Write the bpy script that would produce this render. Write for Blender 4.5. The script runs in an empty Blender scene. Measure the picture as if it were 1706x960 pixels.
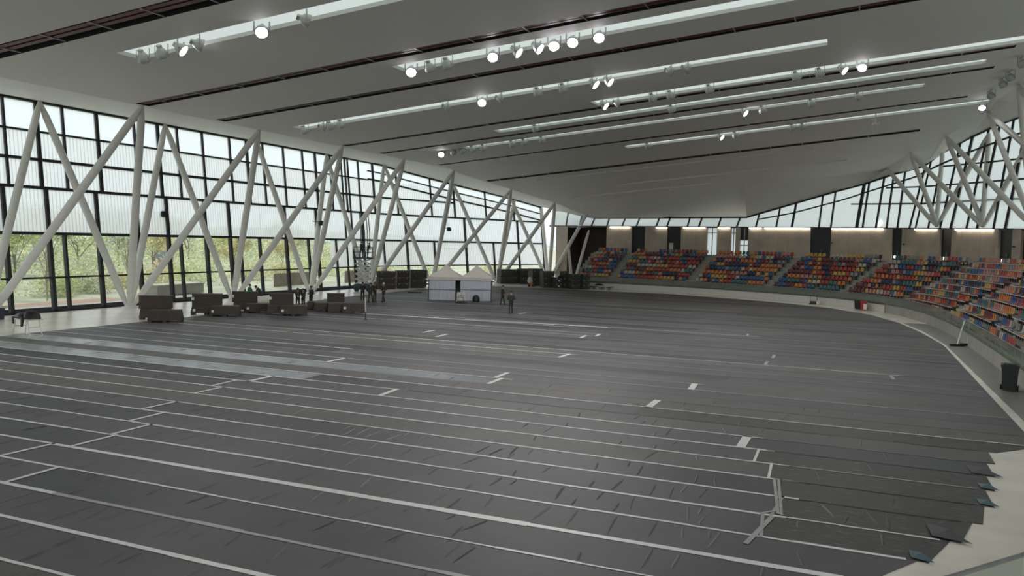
import bpy, bmesh, math, random
from mathutils import Vector, Matrix
R = random.Random(7)
S = bpy.context.scene
COL = S.collection
PI = math.pi

# ------------------------------------------------------------------ camera model
F = 1325.0; CX, CY = 853.0, 480.0; EYE = 5.7
ROLL = 0.022; HY = 404.0; VPX = 1411.0
pitch = math.atan((CY - HY) / F); yaw = math.atan((VPX - CX) / F)
fwd = Vector((-math.sin(yaw) * math.cos(pitch), math.cos(yaw) * math.cos(pitch), -math.sin(pitch)))
r0 = Vector((math.cos(yaw), math.sin(yaw), 0)); u0 = r0.cross(fwd)
_c, _s = math.cos(math.atan(ROLL)), math.sin(math.atan(ROLL))
right = _c * r0 + _s * u0; up = _c * u0 - _s * r0
ORG = Vector((0, 0, EYE))

def ray(x, y): return fwd + (x - CX) / F * right + (CY - y) / F * up
def hit(x, y, ax, val):
    d = ray(x, y); return ORG + d * ((val - ORG[ax]) / d[ax])
def fl(x, y, z=0.0): return hit(x, y, 2, z)
def proj(p):
    v = Vector(p) - ORG; z = v.dot(fwd)
    return CX + F * v.dot(right) / z, CY - F * v.dot(up) / z, z
def facing(p):      # yaw that makes local -Y look back at the viewpoint
    return math.atan2(p[1], p[0]) - PI / 2

cam = bpy.data.cameras.new('camera'); co = bpy.data.objects.new('camera', cam); COL.objects.link(co)
cam.sensor_fit = 'HORIZONTAL'; cam.sensor_width = 36; cam.lens = F / 1706 * 36
cam.clip_end = 2000; cam.clip_start = 0.05
co.matrix_world = Matrix(((right[0], up[0], -fwd[0], 0), (right[1], up[1], -fwd[1], 0), (right[2], up[2], -fwd[2], EYE), (0, 0, 0, 1)))
S.camera = co

# ------------------------------------------------------------------ materials
def srgb(c):
    return tuple(((v / 255) / 12.92 if v / 255 <= .04045 else ((v / 255 + .055) / 1.055) ** 2.4) for v in c) + (1,)
class NT:
    def __init__(s, name):
        s.m = bpy.data.materials.new(name); s.m.use_nodes = True
        s.t = s.m.node_tree; s.t.nodes.clear()
        s.out = s.n('ShaderNodeOutputMaterial')
    def n(s, ty, **kw):
        nd = s.t.nodes.new(ty)
        for k, v in kw.items():
            if k.startswith('_'): setattr(nd, k[1:], v)
            else: nd.inputs[k.replace('__', ' ')].default_value = v
        return nd
    def l(s, a, ao, b, bi): s.t.links.new(a.outputs[ao], b.inputs[bi])
def mat(name, col, rough=.6, metal=0, var=.12, scale=3.0, bump=0, bscale=20, spec=.5, emit=None, estr=0):
    k = NT(name); b = k.n('ShaderNodeBsdfPrincipled'); c = srgb(col)
    b.inputs['Roughness'].default_value = rough; b.inputs['Metallic'].default_value = metal
    b.inputs['Specular IOR Level'].default_value = spec
    tc = k.n('ShaderNodeTexCoord')
    if var:
        nz = k.n('ShaderNodeTexNoise', Scale=scale, Detail=5.0); k.l(tc, 'Object', nz, 'Vector')
        rp = k.n('ShaderNodeValToRGB'); k.l(nz, 'Fac', rp, 'Fac')
        rp.color_ramp.elements[0].position = .3; rp.color_ramp.elements[1].position = .7
        rp.color_ramp.elements[0].color = tuple(v * (1 - var) for v in c[:3]) + (1,)
        rp.color_ramp.elements[1].color = tuple(min(1, v * (1 + var)) for v in c[:3]) + (1,)
        k.l(rp, 'Color', b, 'Base Color')
    else: b.inputs['Base Color'].default_value = c
    if bump:
        n2 = k.n('ShaderNodeTexNoise', Scale=bscale, Detail=4.0); k.l(tc, 'Object', n2, 'Vector')
        bp = k.n('ShaderNodeBump', Strength=bump, Distance=.02); k.l(n2, 'Fac', bp, 'Height'); k.l(bp, 'Normal', b, 'Normal')
    if emit:
        b.inputs['Emission Color'].default_value = srgb(emit); b.inputs['Emission Strength'].default_value = estr
    k.l(b, 'BSDF', k.out, 'Surface'); return k.m
def sheet_mat(name, col, rough=.55, streak=0.0, wr=.4, rib=0.0):
    k = NT(name); b = k.n('ShaderNodeBsdfPrincipled'); c = srgb(col)
    tc = k.n('ShaderNodeTexCoord')
    big = k.n('ShaderNodeTexNoise', Scale=.35, Detail=4.0); k.l(tc, 'Object', big, 'Vector')
    rp = k.n('ShaderNodeValToRGB'); k.l(big, 'Fac', rp, 'Fac')
    rp.color_ramp.elements[0].position = .3; rp.color_ramp.elements[1].position = .72
    rp.color_ramp.elements[0].color = tuple(v * .82 for v in c[:3]) + (1,); rp.color_ramp.elements[1].color = tuple(v * 1.15 for v in c[:3]) + (1,)
    last = (rp, 'Color')
    if streak:
        mp = k.n('ShaderNodeMapping'); mp.inputs['Scale'].default_value = (1.4, 9, 1); k.l(tc, 'Object', mp, 'Vector')
        st = k.n('ShaderNodeTexNoise', Scale=1.6, Detail=5.0, Roughness=.65); k.l(mp, 'Vector', st, 'Vector')
        r2 = k.n('ShaderNodeValToRGB'); k.l(st, 'Fac', r2, 'Fac')
        r2.color_ramp.elements[0].position = .57; r2.color_ramp.elements[1].position = .72
        r2.color_ramp.elements[0].color = (0, 0, 0, 1); r2.color_ramp.elements[1].color = (streak,) * 3 + (1,)
        mx = k.n('ShaderNodeMix', _data_type='RGBA', _blend_type='ADD'); mx.inputs[0].default_value = 1
        k.t.links.new(rp.outputs['Color'], mx.inputs[6]); k.t.links.new(r2.outputs['Color'], mx.inputs[7])
        k.t.links.new(mx.outputs[2], b.inputs['Base Color'])
    else: k.l(rp, 'Color', b, 'Base Color')
    b.inputs['Roughness'].default_value = rough; b.inputs['Specular IOR Level'].default_value = .4
    w2 = k.n('ShaderNodeTexNoise', Scale=1.1, Detail=4.0); k.l(tc, 'Object', w2, 'Vector')
    ad = k.n('ShaderNodeMath', _operation='MULTIPLY'); ad.inputs[1].default_value = .5; k.l(w2, 'Fac', ad, 0)
    src = (ad, 'Value')
    if rib:
        wv = k.n('ShaderNodeTexWave', Scale=1.6, Distortion=.6); wv.bands_direction = 'X'; k.l(tc, 'Object', wv, 'Vector')
        a2 = k.n('ShaderNodeMath', _operation='MULTIPLY_ADD'); a2.inputs[1].default_value = rib
        k.l(wv, 'Fac', a2, 0); k.l(ad, 'Value', a2, 2); src = (a2, 'Value')
    bp = k.n('ShaderNodeBump', Strength=wr, Distance=.09); k.l(src[0], src[1], bp, 'Height'); k.l(bp, 'Normal', b, 'Normal')
    k.l(b, 'BSDF', k.out, 'Surface'); return k.m
def pane_mat(name, trans, tint, stripes=False, gloss=.0, diff=(.93, .96, .97)):
    """see-through amount, tint of the see-through light, translucent remainder"""
    k = NT(name); tr = k.n('ShaderNodeBsdfTransparent'); tl = k.n('ShaderNodeBsdfTranslucent'); mx = k.n('ShaderNodeMixShader')
    mx.inputs['Fac'].default_value = 1 - trans
    tr.inputs['Color'].default_value = tint + (1,); tl.inputs['Color'].default_value = diff + (1,)
    if stripes:
        tc = k.n('ShaderNodeTexCoord'); sp = k.n('ShaderNodeSeparateXYZ'); k.l(tc, 'Object', sp, 'Vector')
        def lines(mulv, duty, depth):
            m1 = k.n('ShaderNodeMath', _operation='MULTIPLY'); m1.inputs[1].default_value = mulv; k.l(sp, 'Y', m1, 0)
            fr = k.n('ShaderNodeMath', _operation='FRACT'); k.l(m1, 'Value', fr, 0)
            r = k.n('ShaderNodeValToRGB'); k.l(fr, 'Value', r, 'Fac')
            r.color_ramp.interpolation = 'CONSTANT'
            r.color_ramp.elements[0].color = (depth,) * 3 + (1,); r.color_ramp.elements[1].position = duty; r.color_ramp.elements[1].color = (1, 1, 1, 1)
            return r
        ra = lines(3.4, .22, .70)
        for sh, cc in ((tr, tint), (tl, diff)):
            mu = k.n('ShaderNodeMix', _data_type='RGBA', _blend_type='MULTIPLY'); mu.inputs[0].default_value = 1
            mu.inputs[6].default_value = cc + (1,); k.t.links.new(ra.outputs['Color'], mu.inputs[7]); k.t.links.new(mu.outputs[2], sh.inputs['Color'])
    k.l(tr, 'BSDF', mx, 1); k.l(tl, 'BSDF', mx, 2)
    if gloss:
        gl = k.n('ShaderNodeBsdfGlossy', Roughness=.06); m2 = k.n('ShaderNodeMixShader', Fac=gloss)
        k.l(mx, 'Shader', m2, 1); k.l(gl, 'BSDF', m2, 2); k.l(m2, 'Shader', k.out, 'Surface')
    else: k.l(mx, 'Shader', k.out, 'Surface')
    return k.m
def emis(name, col, st):
    k = NT(name); e = k.n('ShaderNodeEmission', Strength=st); e.inputs['Color'].default_value = srgb(col); k.l(e, 'Emission', k.out, 'Surface'); return k.m
def wall_mat(name, col):
    """board-marked concrete: vertical joints plus blotches"""
    k = NT(name); b = k.n('ShaderNodeBsdfPrincipled', Roughness=.75); c = srgb(col); tc = k.n('ShaderNodeTexCoord')
    nz = k.n('ShaderNodeTexNoise', Scale=.8, Detail=6.0); k.l(tc, 'Object', nz, 'Vector')
    rp = k.n('ShaderNodeValToRGB'); k.l(nz, 'Fac', rp, 'Fac')
    rp.color_ramp.elements[0].position = .3; rp.color_ramp.elements[1].position = .7
    rp.color_ramp.elements[0].color = tuple(v * .85 for v in c[:3]) + (1,); rp.color_ramp.elements[1].color = tuple(v * 1.12 for v in c[:3]) + (1,)
    sp = k.n('ShaderNodeSeparateXYZ'); k.l(tc, 'Object', sp, 'Vector')
    m1 = k.n('ShaderNodeMath', _operation='MULTIPLY'); m1.inputs[1].default_value = .85; k.l(sp, 'X', m1, 0)
    fr = k.n('ShaderNodeMath', _operation='FRACT'); k.l(m1, 'Value', fr, 0)
    r2 = k.n('ShaderNodeValToRGB'); k.l(fr, 'Value', r2, 'Fac'); r2.color_ramp.interpolation = 'CONSTANT'
    r2.color_ramp.elements[0].color = (.78, .78, .78, 1); r2.color_ramp.elements[1].position = .03; r2.color_ramp.elements[1].color = (1, 1, 1, 1)
    mu = k.n('ShaderNodeMix', _data_type='RGBA', _blend_type='MULTIPLY'); mu.inputs[0].default_value = 1
    k.t.links.new(rp.outputs['Color'], mu.inputs[6]); k.t.links.new(r2.outputs['Color'], mu.inputs[7]); k.t.links.new(mu.outputs[2], b.inputs['Base Color'])
    k.l(b, 'BSDF', k.out, 'Surface'); return k.m

M = dict(
    concrete=mat('polished_concrete', (232, 225, 214), .27, var=.12, scale=.5, bump=.02, bscale=4),
    sheet_a=sheet_mat('sheet_charcoal', (90, 89, 92), .56),
    sheet_b=sheet_mat('sheet_slate', (73, 73, 77), .52),
    sheet_c=sheet_mat('sheet_ash', (97, 95, 94), .58),
    sheet_d=sheet_mat('sheet_blue_grey', (124, 127, 133), .27, wr=.3),  # window sheen painted into the paler blue base, plus low roughness
    sheet_w=sheet_mat('sheet_black_streaked', (64, 63, 60), .5, streak=.17, wr=.5),
    sheet_e=sheet_mat('sheet_brown_black', (76, 69, 68), .6),
    sheet_r=sheet_mat('sheet_ribbed', (74, 74, 76), .5, wr=.9, rib=.8),
    teal=mat('teal_backing', (70, 98, 108), .5),
    tape_w=mat('tape_white', (232, 232, 230), .4, var=.05),
    tape_l=mat('tape_light_grey', (226, 226, 224), .4, var=.1),
    tape_g=mat('tape_grey', (166, 166, 166), .45, var=.12),
    tape_d=mat('tape_dull_grey', (118, 118, 119), .5, var=.12),
    tape_k=mat('tape_black', (40, 40, 41), .5),
    ceil=mat('ceiling_paint', (228, 227, 222), .7, var=.03, scale=.1),
    soffit=mat('soffit_paint', (228, 226, 219), .6, var=.03, scale=.2),
    white=mat('white_steel', (222, 221, 215), .45, var=.04),
    frame=mat('black_frame', (28, 30, 30), .5, var=.1),
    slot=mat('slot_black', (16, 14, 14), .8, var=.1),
    rail_red=mat('rail_dark_red', (84, 24, 26), .45),
    steel=mat('galvanised_steel', (150, 152, 152), .35, metal=.8),
    lampmetal=mat('lamp_metal', (182, 184, 180), .4, metal=.35),
    lamplens=mat('lamp_glass_off', (60, 62, 58), .15),
    lampon=emis('lamp_glass_on', (255, 250, 255), 26),
    trough=emis('trough_diffuser', (216, 226, 222), .92),
    reveal=mat('trough_reveal', (205, 207, 203), .6, var=.03),
    walltone=wall_mat('concrete_wall', (186, 173, 158)),
    recess=mat('dark_recess', (58, 46, 40), .8),
    door=mat('dark_door', (24, 27, 27), .45),
    stripl=emis('strip_light', (255, 244, 222), 9),
    exitl=emis('door_lamp', (255, 255, 250), 4),
    stand=mat('stand_concrete', (152, 150, 142), .75, var=.1, scale=1.2),
    strip=mat('grey_rubber_strip', (128, 129, 125), .4, var=.1, scale=1.5),  # even grey, darker than the concrete floor
    board=mat('white_board', (200, 198, 190), .5, var=.05),
    glass_t=pane_mat('translucent_sheet', .16, (.96, .98, 1.0), True, diff=(.88, .91, .93)),
    glass_m=pane_mat('milky_sheet', .26, (.76, .80, .77), False, diff=(.62, .67, .64), gloss=.06),
    glass_u=pane_mat('pale_sheet', .3, (.95, .98, 1.0), False, diff=(.92, .95, .97)),
    glass_c=pane_mat('clear_glass', .97, (.95, .97, .95), gloss=.05),
    glass_b=pane_mat('balustrade_glass', .62, (.92, .95, .92), gloss=.05, diff=(.66, .71, .67)),
    crate=mat('brown_crate', (62, 52, 44), .6, var=.18, scale=4),
    crate2=mat('brown_crate_lid', (74, 60, 50), .6, var=.15, scale=4),
    label=mat('paper_label', (222, 222, 216), .6, var=.03),
    olive=mat('olive_box', (56, 60, 54), .55, var=.15, scale=3),
    olive2=mat('olive_box_lid', (66, 70, 63), .55, var=.15, scale=3),
    plastic=mat('clear_sheeting', (204, 207, 216), .3, var=.06),
    canvas=mat('white_canvas', (222, 214, 206), .7, var=.05),
    camo=mat('camo_cloth', (56, 59, 51), .85, var=.45, scale=14),
    camo2=mat('camo_cloth_dark', (46, 48, 44), .85, var=.4, scale=14),
    green=mat('green_shirt', (24, 112, 68), .8),
    navy=mat('dark_blue_cloth', (34, 52, 62), .8),
    skin=mat('skin', (176, 132, 108), .55, var=.05),
    boot=mat('black_boot', (24, 23, 22), .5),
    hair=mat('dark_hair', (34, 28, 24), .7),
    pale=mat('pale_cloth', (206, 202, 192), .8),
    black=mat('black_plastic', (22, 23, 24), .45),
    dgrey=mat('dark_grey_plastic', (44, 47, 48), .45),
    redp=mat('red_plastic', (176, 40, 40), .45),
    bluep=mat('dark_blue_plastic', (30, 38, 56), .45),
    orange=mat('orange_paint', (196, 106, 44), .5),
    lift=mat('teal_lift_paint', (38, 70, 74), .5),
    trunk=mat('bark', (128, 116, 96), .9, var=.2, scale=8),
    leaf_a=mat('leaf_spring', (214, 220, 160), .8, var=.25, scale=.8),  # overexposed, hazy daylight is painted into the pale outdoor greens from here
    leaf_b=mat('leaf_olive', (206, 208, 172), .8, var=.25, scale=.8),
    leaf_c=mat('leaf_deep', (184, 198, 174), .8, var=.25, scale=.8),
    leaf_d=mat('leaf_yellow', (224, 216, 168), .8, var=.25, scale=.8),
    twig=mat('bare_twig', (176, 168, 146), .9),
    grass=mat('grass', (206, 208, 180), .95, var=.25, scale=.3),
    hill=mat('hill_green', (186, 198, 180), .95, var=.4, scale=.05, bump=.5, bscale=.2),
    clay=mat('terracotta_paving', (206, 168, 146), .8, var=.1),
    pave=mat('pale_paving', (206, 202, 190), .8, var=.08),
    fence=mat('weathered_wood', (142, 132, 114), .85, var=.2, scale=6),
    house=mat('white_render', (224, 222, 214), .7, var=.03),
    brick=mat('orange_brick', (190, 112, 80), .8),
    roofm=mat('roof_slate', (120, 124, 124), .7),
)

# ------------------------------------------------------------------ mesh helpers
class MB:
    def __init__(s): s.v = []; s.f = []; s.mi = []; s.smooth = []
    def add(s, vs, fs, mi=0, sm=False):
        o = len(s.v); s.v += [tuple(v) for v in vs]
        for f in fs: s.f.append(tuple(i + o for i in f)); s.mi.append(mi); s.smooth.append(sm)
    def quad(s, a, b, c, d, mi=0): s.add([a, b, c, d], [(0, 1, 2, 3)], mi)
    def poly(s, pts, mi=0): s.add(pts, [tuple(range(len(pts)))], mi)
    def box(s, c, d, rz=0, mi=0, taper=0, mat4=None):
        hx, hy, hz = d[0] / 2, d[1] / 2, d[2] / 2; vs = []
        for z in (-1, 1):
            for (x, y) in ((-1, -1), (1, -1), (1, 1), (-1, 1)):
                k = 1 - taper if z > 0 else 1
                vs.append(Vector((x * hx * k, y * hy * k, z * hz)))
        m = mat4 or Matrix.Rotation(rz, 4, 'Z')
        vs = [m @ v + Vector(c) for v in vs]
        s.add(vs, [(3, 2, 1, 0), (4, 5, 6, 7), (0, 1, 5, 4), (1, 2, 6, 5), (2, 3, 7, 6), (3, 0, 4, 7)], mi)
    def tube(s, a, b, ra, rb=None, n=8, mi=0, caps=True):
        a, b = Vector(a), Vector(b); rb = ra if rb is None else rb; d = (b - a)
        if d.length < 1e-6: return
        d.normalize(); x = d.orthogonal().normalized(); y = d.cross(x)
        vs = [a + (x * math.cos(2 * PI * i / n) + y * math.sin(2 * PI * i / n)) * ra for i in range(n)] + \
             [b + (x * math.cos(2 * PI * i / n) + y * math.sin(2 * PI * i / n)) * rb for i in range(n)]
        s.add(vs, [(i, (i + 1) % n, n + (i + 1) % n, n + i) for i in range(n)], mi, True)
        if caps: s.add(vs[:n], [tuple(reversed(range(n)))], mi); s.add(vs[n:], [tuple(range(n))], mi)
    def path(s, pts, r, n=8, mi=0):
        for a, b in zip(pts[:-1], pts[1:]): s.tube(a, b, r if not isinstance(r, (list, tuple)) else r[0], None, n, mi)
    def beam(s, a, b, w, h, upv=(0, 0, 1), mi=0):
        a, b = Vector(a), Vector(b); d = (b - a); L = d.length
        if L < 1e-6: return
        d.normalize(); u = Vector(upv); x = d.cross(u)
        if x.length < 1e-4: x = d.orthogonal()
        x.normalize(); u = x.cross(d).normalized()
        vs = []
        for p in (a, b):
            for (i, j) in ((-1, -1), (1, -1), (1, 1), (-1, 1)): vs.append(p + x * i * w / 2 + u * j * h / 2)
        s.add(vs, [(3, 2, 1, 0), (4, 5, 6, 7), (0, 1, 5, 4), (1, 2, 6, 5), (2, 3, 7, 6), (3, 0, 4, 7)], mi)
    def lathe(s, prof, n=16, mi=0, mat4=None, c=(0, 0, 0)):
        m = mat4 or Matrix.Identity(4); vs = []; c = Vector(c)
        for r, z in prof:
            for i in range(n): vs.append(m @ Vector((r * math.cos(2 * PI * i / n), r * math.sin(2 * PI * i / n), z)) + c)
        fs = []
        for k in range(len(prof) - 1):
            for i in range(n): fs.append((k * n + i, k * n + (i + 1) % n, (k + 1) * n + (i + 1) % n, (k + 1) * n + i))
        s.add(vs, fs, mi, True)
    def build(s, name, mats, parent=None, loc=None):
        me = bpy.data.meshes.new(name); me.from_pydata(s.v, [], s.f)
        for m in (mats if isinstance(mats, (list, tuple)) else [mats]): me.materials.append(m)
        me.polygons.foreach_set('material_index', s.mi); me.polygons.foreach_set('use_smooth', s.smooth); me.update()
        o = bpy.data.objects.new(name, me); COL.objects.link(o)
        if parent: o.parent = parent
        return o
def tag(o, label=None, cat=None, group=None, kind=None):
    if label: o['label'] = label
    if cat: o['category'] = cat
    if group: o['group'] = group
    if kind: o['kind'] = kind
    return o
def empty(name, loc, rz=0, label=None, cat=None, group=None, kind=None):
    o = bpy.data.objects.new(name, None); COL.objects.link(o); o.location = loc; o.rotation_euler = (0, 0, rz); o.empty_display_size = .2
    return tag(o, label, cat, group, kind)
def copy_tree(o, parent=None):
    c = o.copy(); COL.objects.link(c)
    if parent: c.parent = parent
    for ch in list(o.children): copy_tree(ch, c)
    return c
def struct(o): o['kind'] = 'structure'; return o
ORD = ['zeroth', 'first', 'second', 'third', 'fourth', 'fifth', 'sixth', 'seventh', 'eighth', 'ninth', 'tenth', 'eleventh', 'twelfth', 'thirteenth', 'fourteenth',
       'fifteenth', 'sixteenth', 'seventeenth', 'eighteenth', 'nineteenth']
TENS = {2: 'twent', 3: 'thirt', 4: 'fort', 5: 'fift', 6: 'sixt', 7: 'sevent'}
def ordn(n):
    if n < 20: return ORD[n]
    t, u = divmod(n, 10)
    return TENS[t] + 'ieth' if u == 0 else TENS[t] + 'y-' + ORD[u]
def interp(tab, x):
    if x <= tab[0][0]: return tab[0][1]
    for (a, va), (b, vb) in zip(tab[:-1], tab[1:]):
        if x <= b: return va + (vb - va) * (x - a) / (b - a)
    return tab[-1][1]
class Poly2:                                                         # plan polyline with arc length
    def __init__(s, pts, smooth=0):
        pts = [Vector((p[0], p[1])) for p in pts]
        for _ in range(smooth):
            q = [pts[0]]
            for a, b in zip(pts[:-1], pts[1:]): q += [a * .75 + b * .25, a * .25 + b * .75]
            pts = q + [pts[-1]]
        s.p = pts; s.s = [0]
        for a, b in zip(pts[:-1], pts[1:]): s.s.append(s.s[-1] + (b - a).length)
        s.L = s.s[-1]
    def at(s, t):
        t = max(0, min(s.L - 1e-6, t))
        for i in range(len(s.p) - 1):
            if t <= s.s[i + 1]:
                d = s.p[i + 1] - s.p[i]; k = (t - s.s[i]) / max(1e-9, d.length)
                return s.p[i] + d * k, d.normalized()
    def tan(s, t, w=2.0):
        a, _ = s.at(t - w); b, _ = s.at(t + w); return (b - a).normalized()
    def off(s, t, d, w=2.0):                                          # d > 0: to the left of travel
        p, _ = s.at(t); g = s.tan(t, w); return p + Vector((-g[1], g[0])) * d
    def cross_px(s, x, y=400):                                        # where the vertical plane through pixel column x meets the line
        d = ray(x, y); d2 = Vector((d[0], d[1]))
        for i in range(len(s.p) - 1):
            a, b = s.p[i], s.p[i + 1]; e = b - a
            den = d2[0] * e[1] - d2[1] * e[0]
            if abs(den) < 1e-9: continue
            t = (a[0] * e[1] - a[1] * e[0]) / den; k = (a[0] * d2[1] - a[1] * d2[0]) / den
            if t > 0 and -1e-6 <= k <= 1 + 1e-6:
                return s.s[i] + k * e.length, t
        return None, None

# ------------------------------------------------------------------ plan of the hall
FAC = Poly2([(-52.4, 8), (-52.4, 20), (-52.4, 60), (-52.4, 82), (-51.8, 86), (-50.4, 90.4), (-48.5, 96), (-46.3, 101.8), (-42.2, 113.2)])
LEAN = .1
def fac_x(Y):
    for a, b in zip(FAC.p[:-1], FAC.p[1:]):
        if Y <= b[1]: return a[0] + (b[0] - a[0]) * (Y - a[1]) / (b[1] - a[1])
    return FAC.p[-1][0]
ZTOP = [(0, 15.1), (82, 15.05), (84.6, 14.95), (95.4, 13.55), (107.3, 12.1), (113.2, 11.2)]
def fac_pt(Y, z, inset=0): return Vector((fac_x(Y) - LEAN * z + inset, Y, z))
DROP = [(84, 0), (87.5, .6), (90, 1.0), (94.6, 1.7), (98.5, 2.6), (103, 3.5), (104, 3.75)]
def zc(X, Y): return 14.2 + .097 * (X + 43.5) - interp(DROP, Y)
XLt = [(-20, -43.6), (86, -43.5), (94.6, -41.0), (102.7, -37.5), (104, -36.9)]
XRt = [(-20, 12.5), (77.5, 12.4), (87.5, 11.6), (94, 8.8), (98, 5.8), (103, 3.7), (104, 3.3)]
FRONT = Poly2([(-34, 99.6), (-27, 98.6), (-19, 96.9), (-12, 94.3), (-5.5, 90.8), (0.2, 86), (4.0, 79.5), (6.0, 71), (6.9, 60), (7.1, 46), (7.0, 33), (6.4, 23), (4.85, 17), (2.42, 12.5), (-0.9, 9.1), (-6, 5)], 2)
# outward (away from the floor) is to the left of travel
def at_wall(x, d):
    t = FRONT.cross_px(x)[0]; q = FRONT.off(t, -d, 3); return Vector((q[0], q[1], 0))
WALL = Poly2([(-42.0, 112.6), (-33.5, 109), (-20, 107.3), (-8, 105.2), (0, 104), (5.5, 102), (9.0, 97.5), (12.3, 88), (14.4, 80), (15.2, 70), (15.4, 50), (15.4, 30)])
def wtop(x): return 377.4 + (x - 1000) * .0072
def wall_pt(x, y, out=0.0):                                           # a picture point on the upright surface over the wall line
    s, t = WALL.cross_px(x, y)
    d = ray(x, y); p = ORG + d * t
    if out: g = WALL.tan(s); p = p + Vector((-g[1], g[0], 0)) * out
    return p

# ------------------------------------------------------------------ floor, ground
b = MB(); b.quad((-56, -14, 0), (22, -14, 0), (22, 116, 0), (-56, 116, 0)); struct(b.build('floor', M['concrete']))

# ------------------------------------------------------------------ floor covering sheets
Y0, PITCH, NROW = 9.07, 1.413, 60
RX = [(8, -4.5), (10, -3.2), (12, -1.7), (13.5, -.5), (15, .5), (16.3, 1.5), (18.3, 2.4), (20.1, 3.0), (22.8, 3.4), (24.8, 3.7), (26.6, 4.0), (26.9, 5.4), (55, 5.6), (63, 4.9), (70, 3.9), (77, 2.0), (83, -1.4), (87, -5.5), (90, -10.5), (93, -17), (95.5, -24)]
LX = [(0, -42.3), (50, -42.2), (62, -45), (80, -46), (95, -42)]
split_px = [(1087, 677), (1162, 641), (1278, 606), (1292, 592), (1240, 744), (1258, 768), (1282, 792), (1298, 815), (1296, 845), (1268, 885), (665, 650), (835, 627), (832, 634), (1000, 558), (975, 561), (715, 553), (1487, 627), (1545, 618), (935, 596), (560, 601), (870, 523), (330, 655), (365, 641), (240, 697), (190, 724), (120, 745), (60, 760), (20, 757), (285, 672), (430, 633), (10, 805), (1535, 555), (1245, 560), (735, 560)]
splits = {}
for (x, y) in split_px:
    p = fl(x, y); i = int((p[1] - Y0) // PITCH)
    splits.setdefault(i, []).append(p[0])
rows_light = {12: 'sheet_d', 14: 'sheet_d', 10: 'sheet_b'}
runs = ['window-side', 'middle', 'stand-side', 'far stand-side']
nsheet = 0; DARKROW = int((fl(1150, 688)[1] - Y0) // PITCH); MARKROW = int((fl(1162, 640)[1] - Y0) // PITCH)
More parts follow.
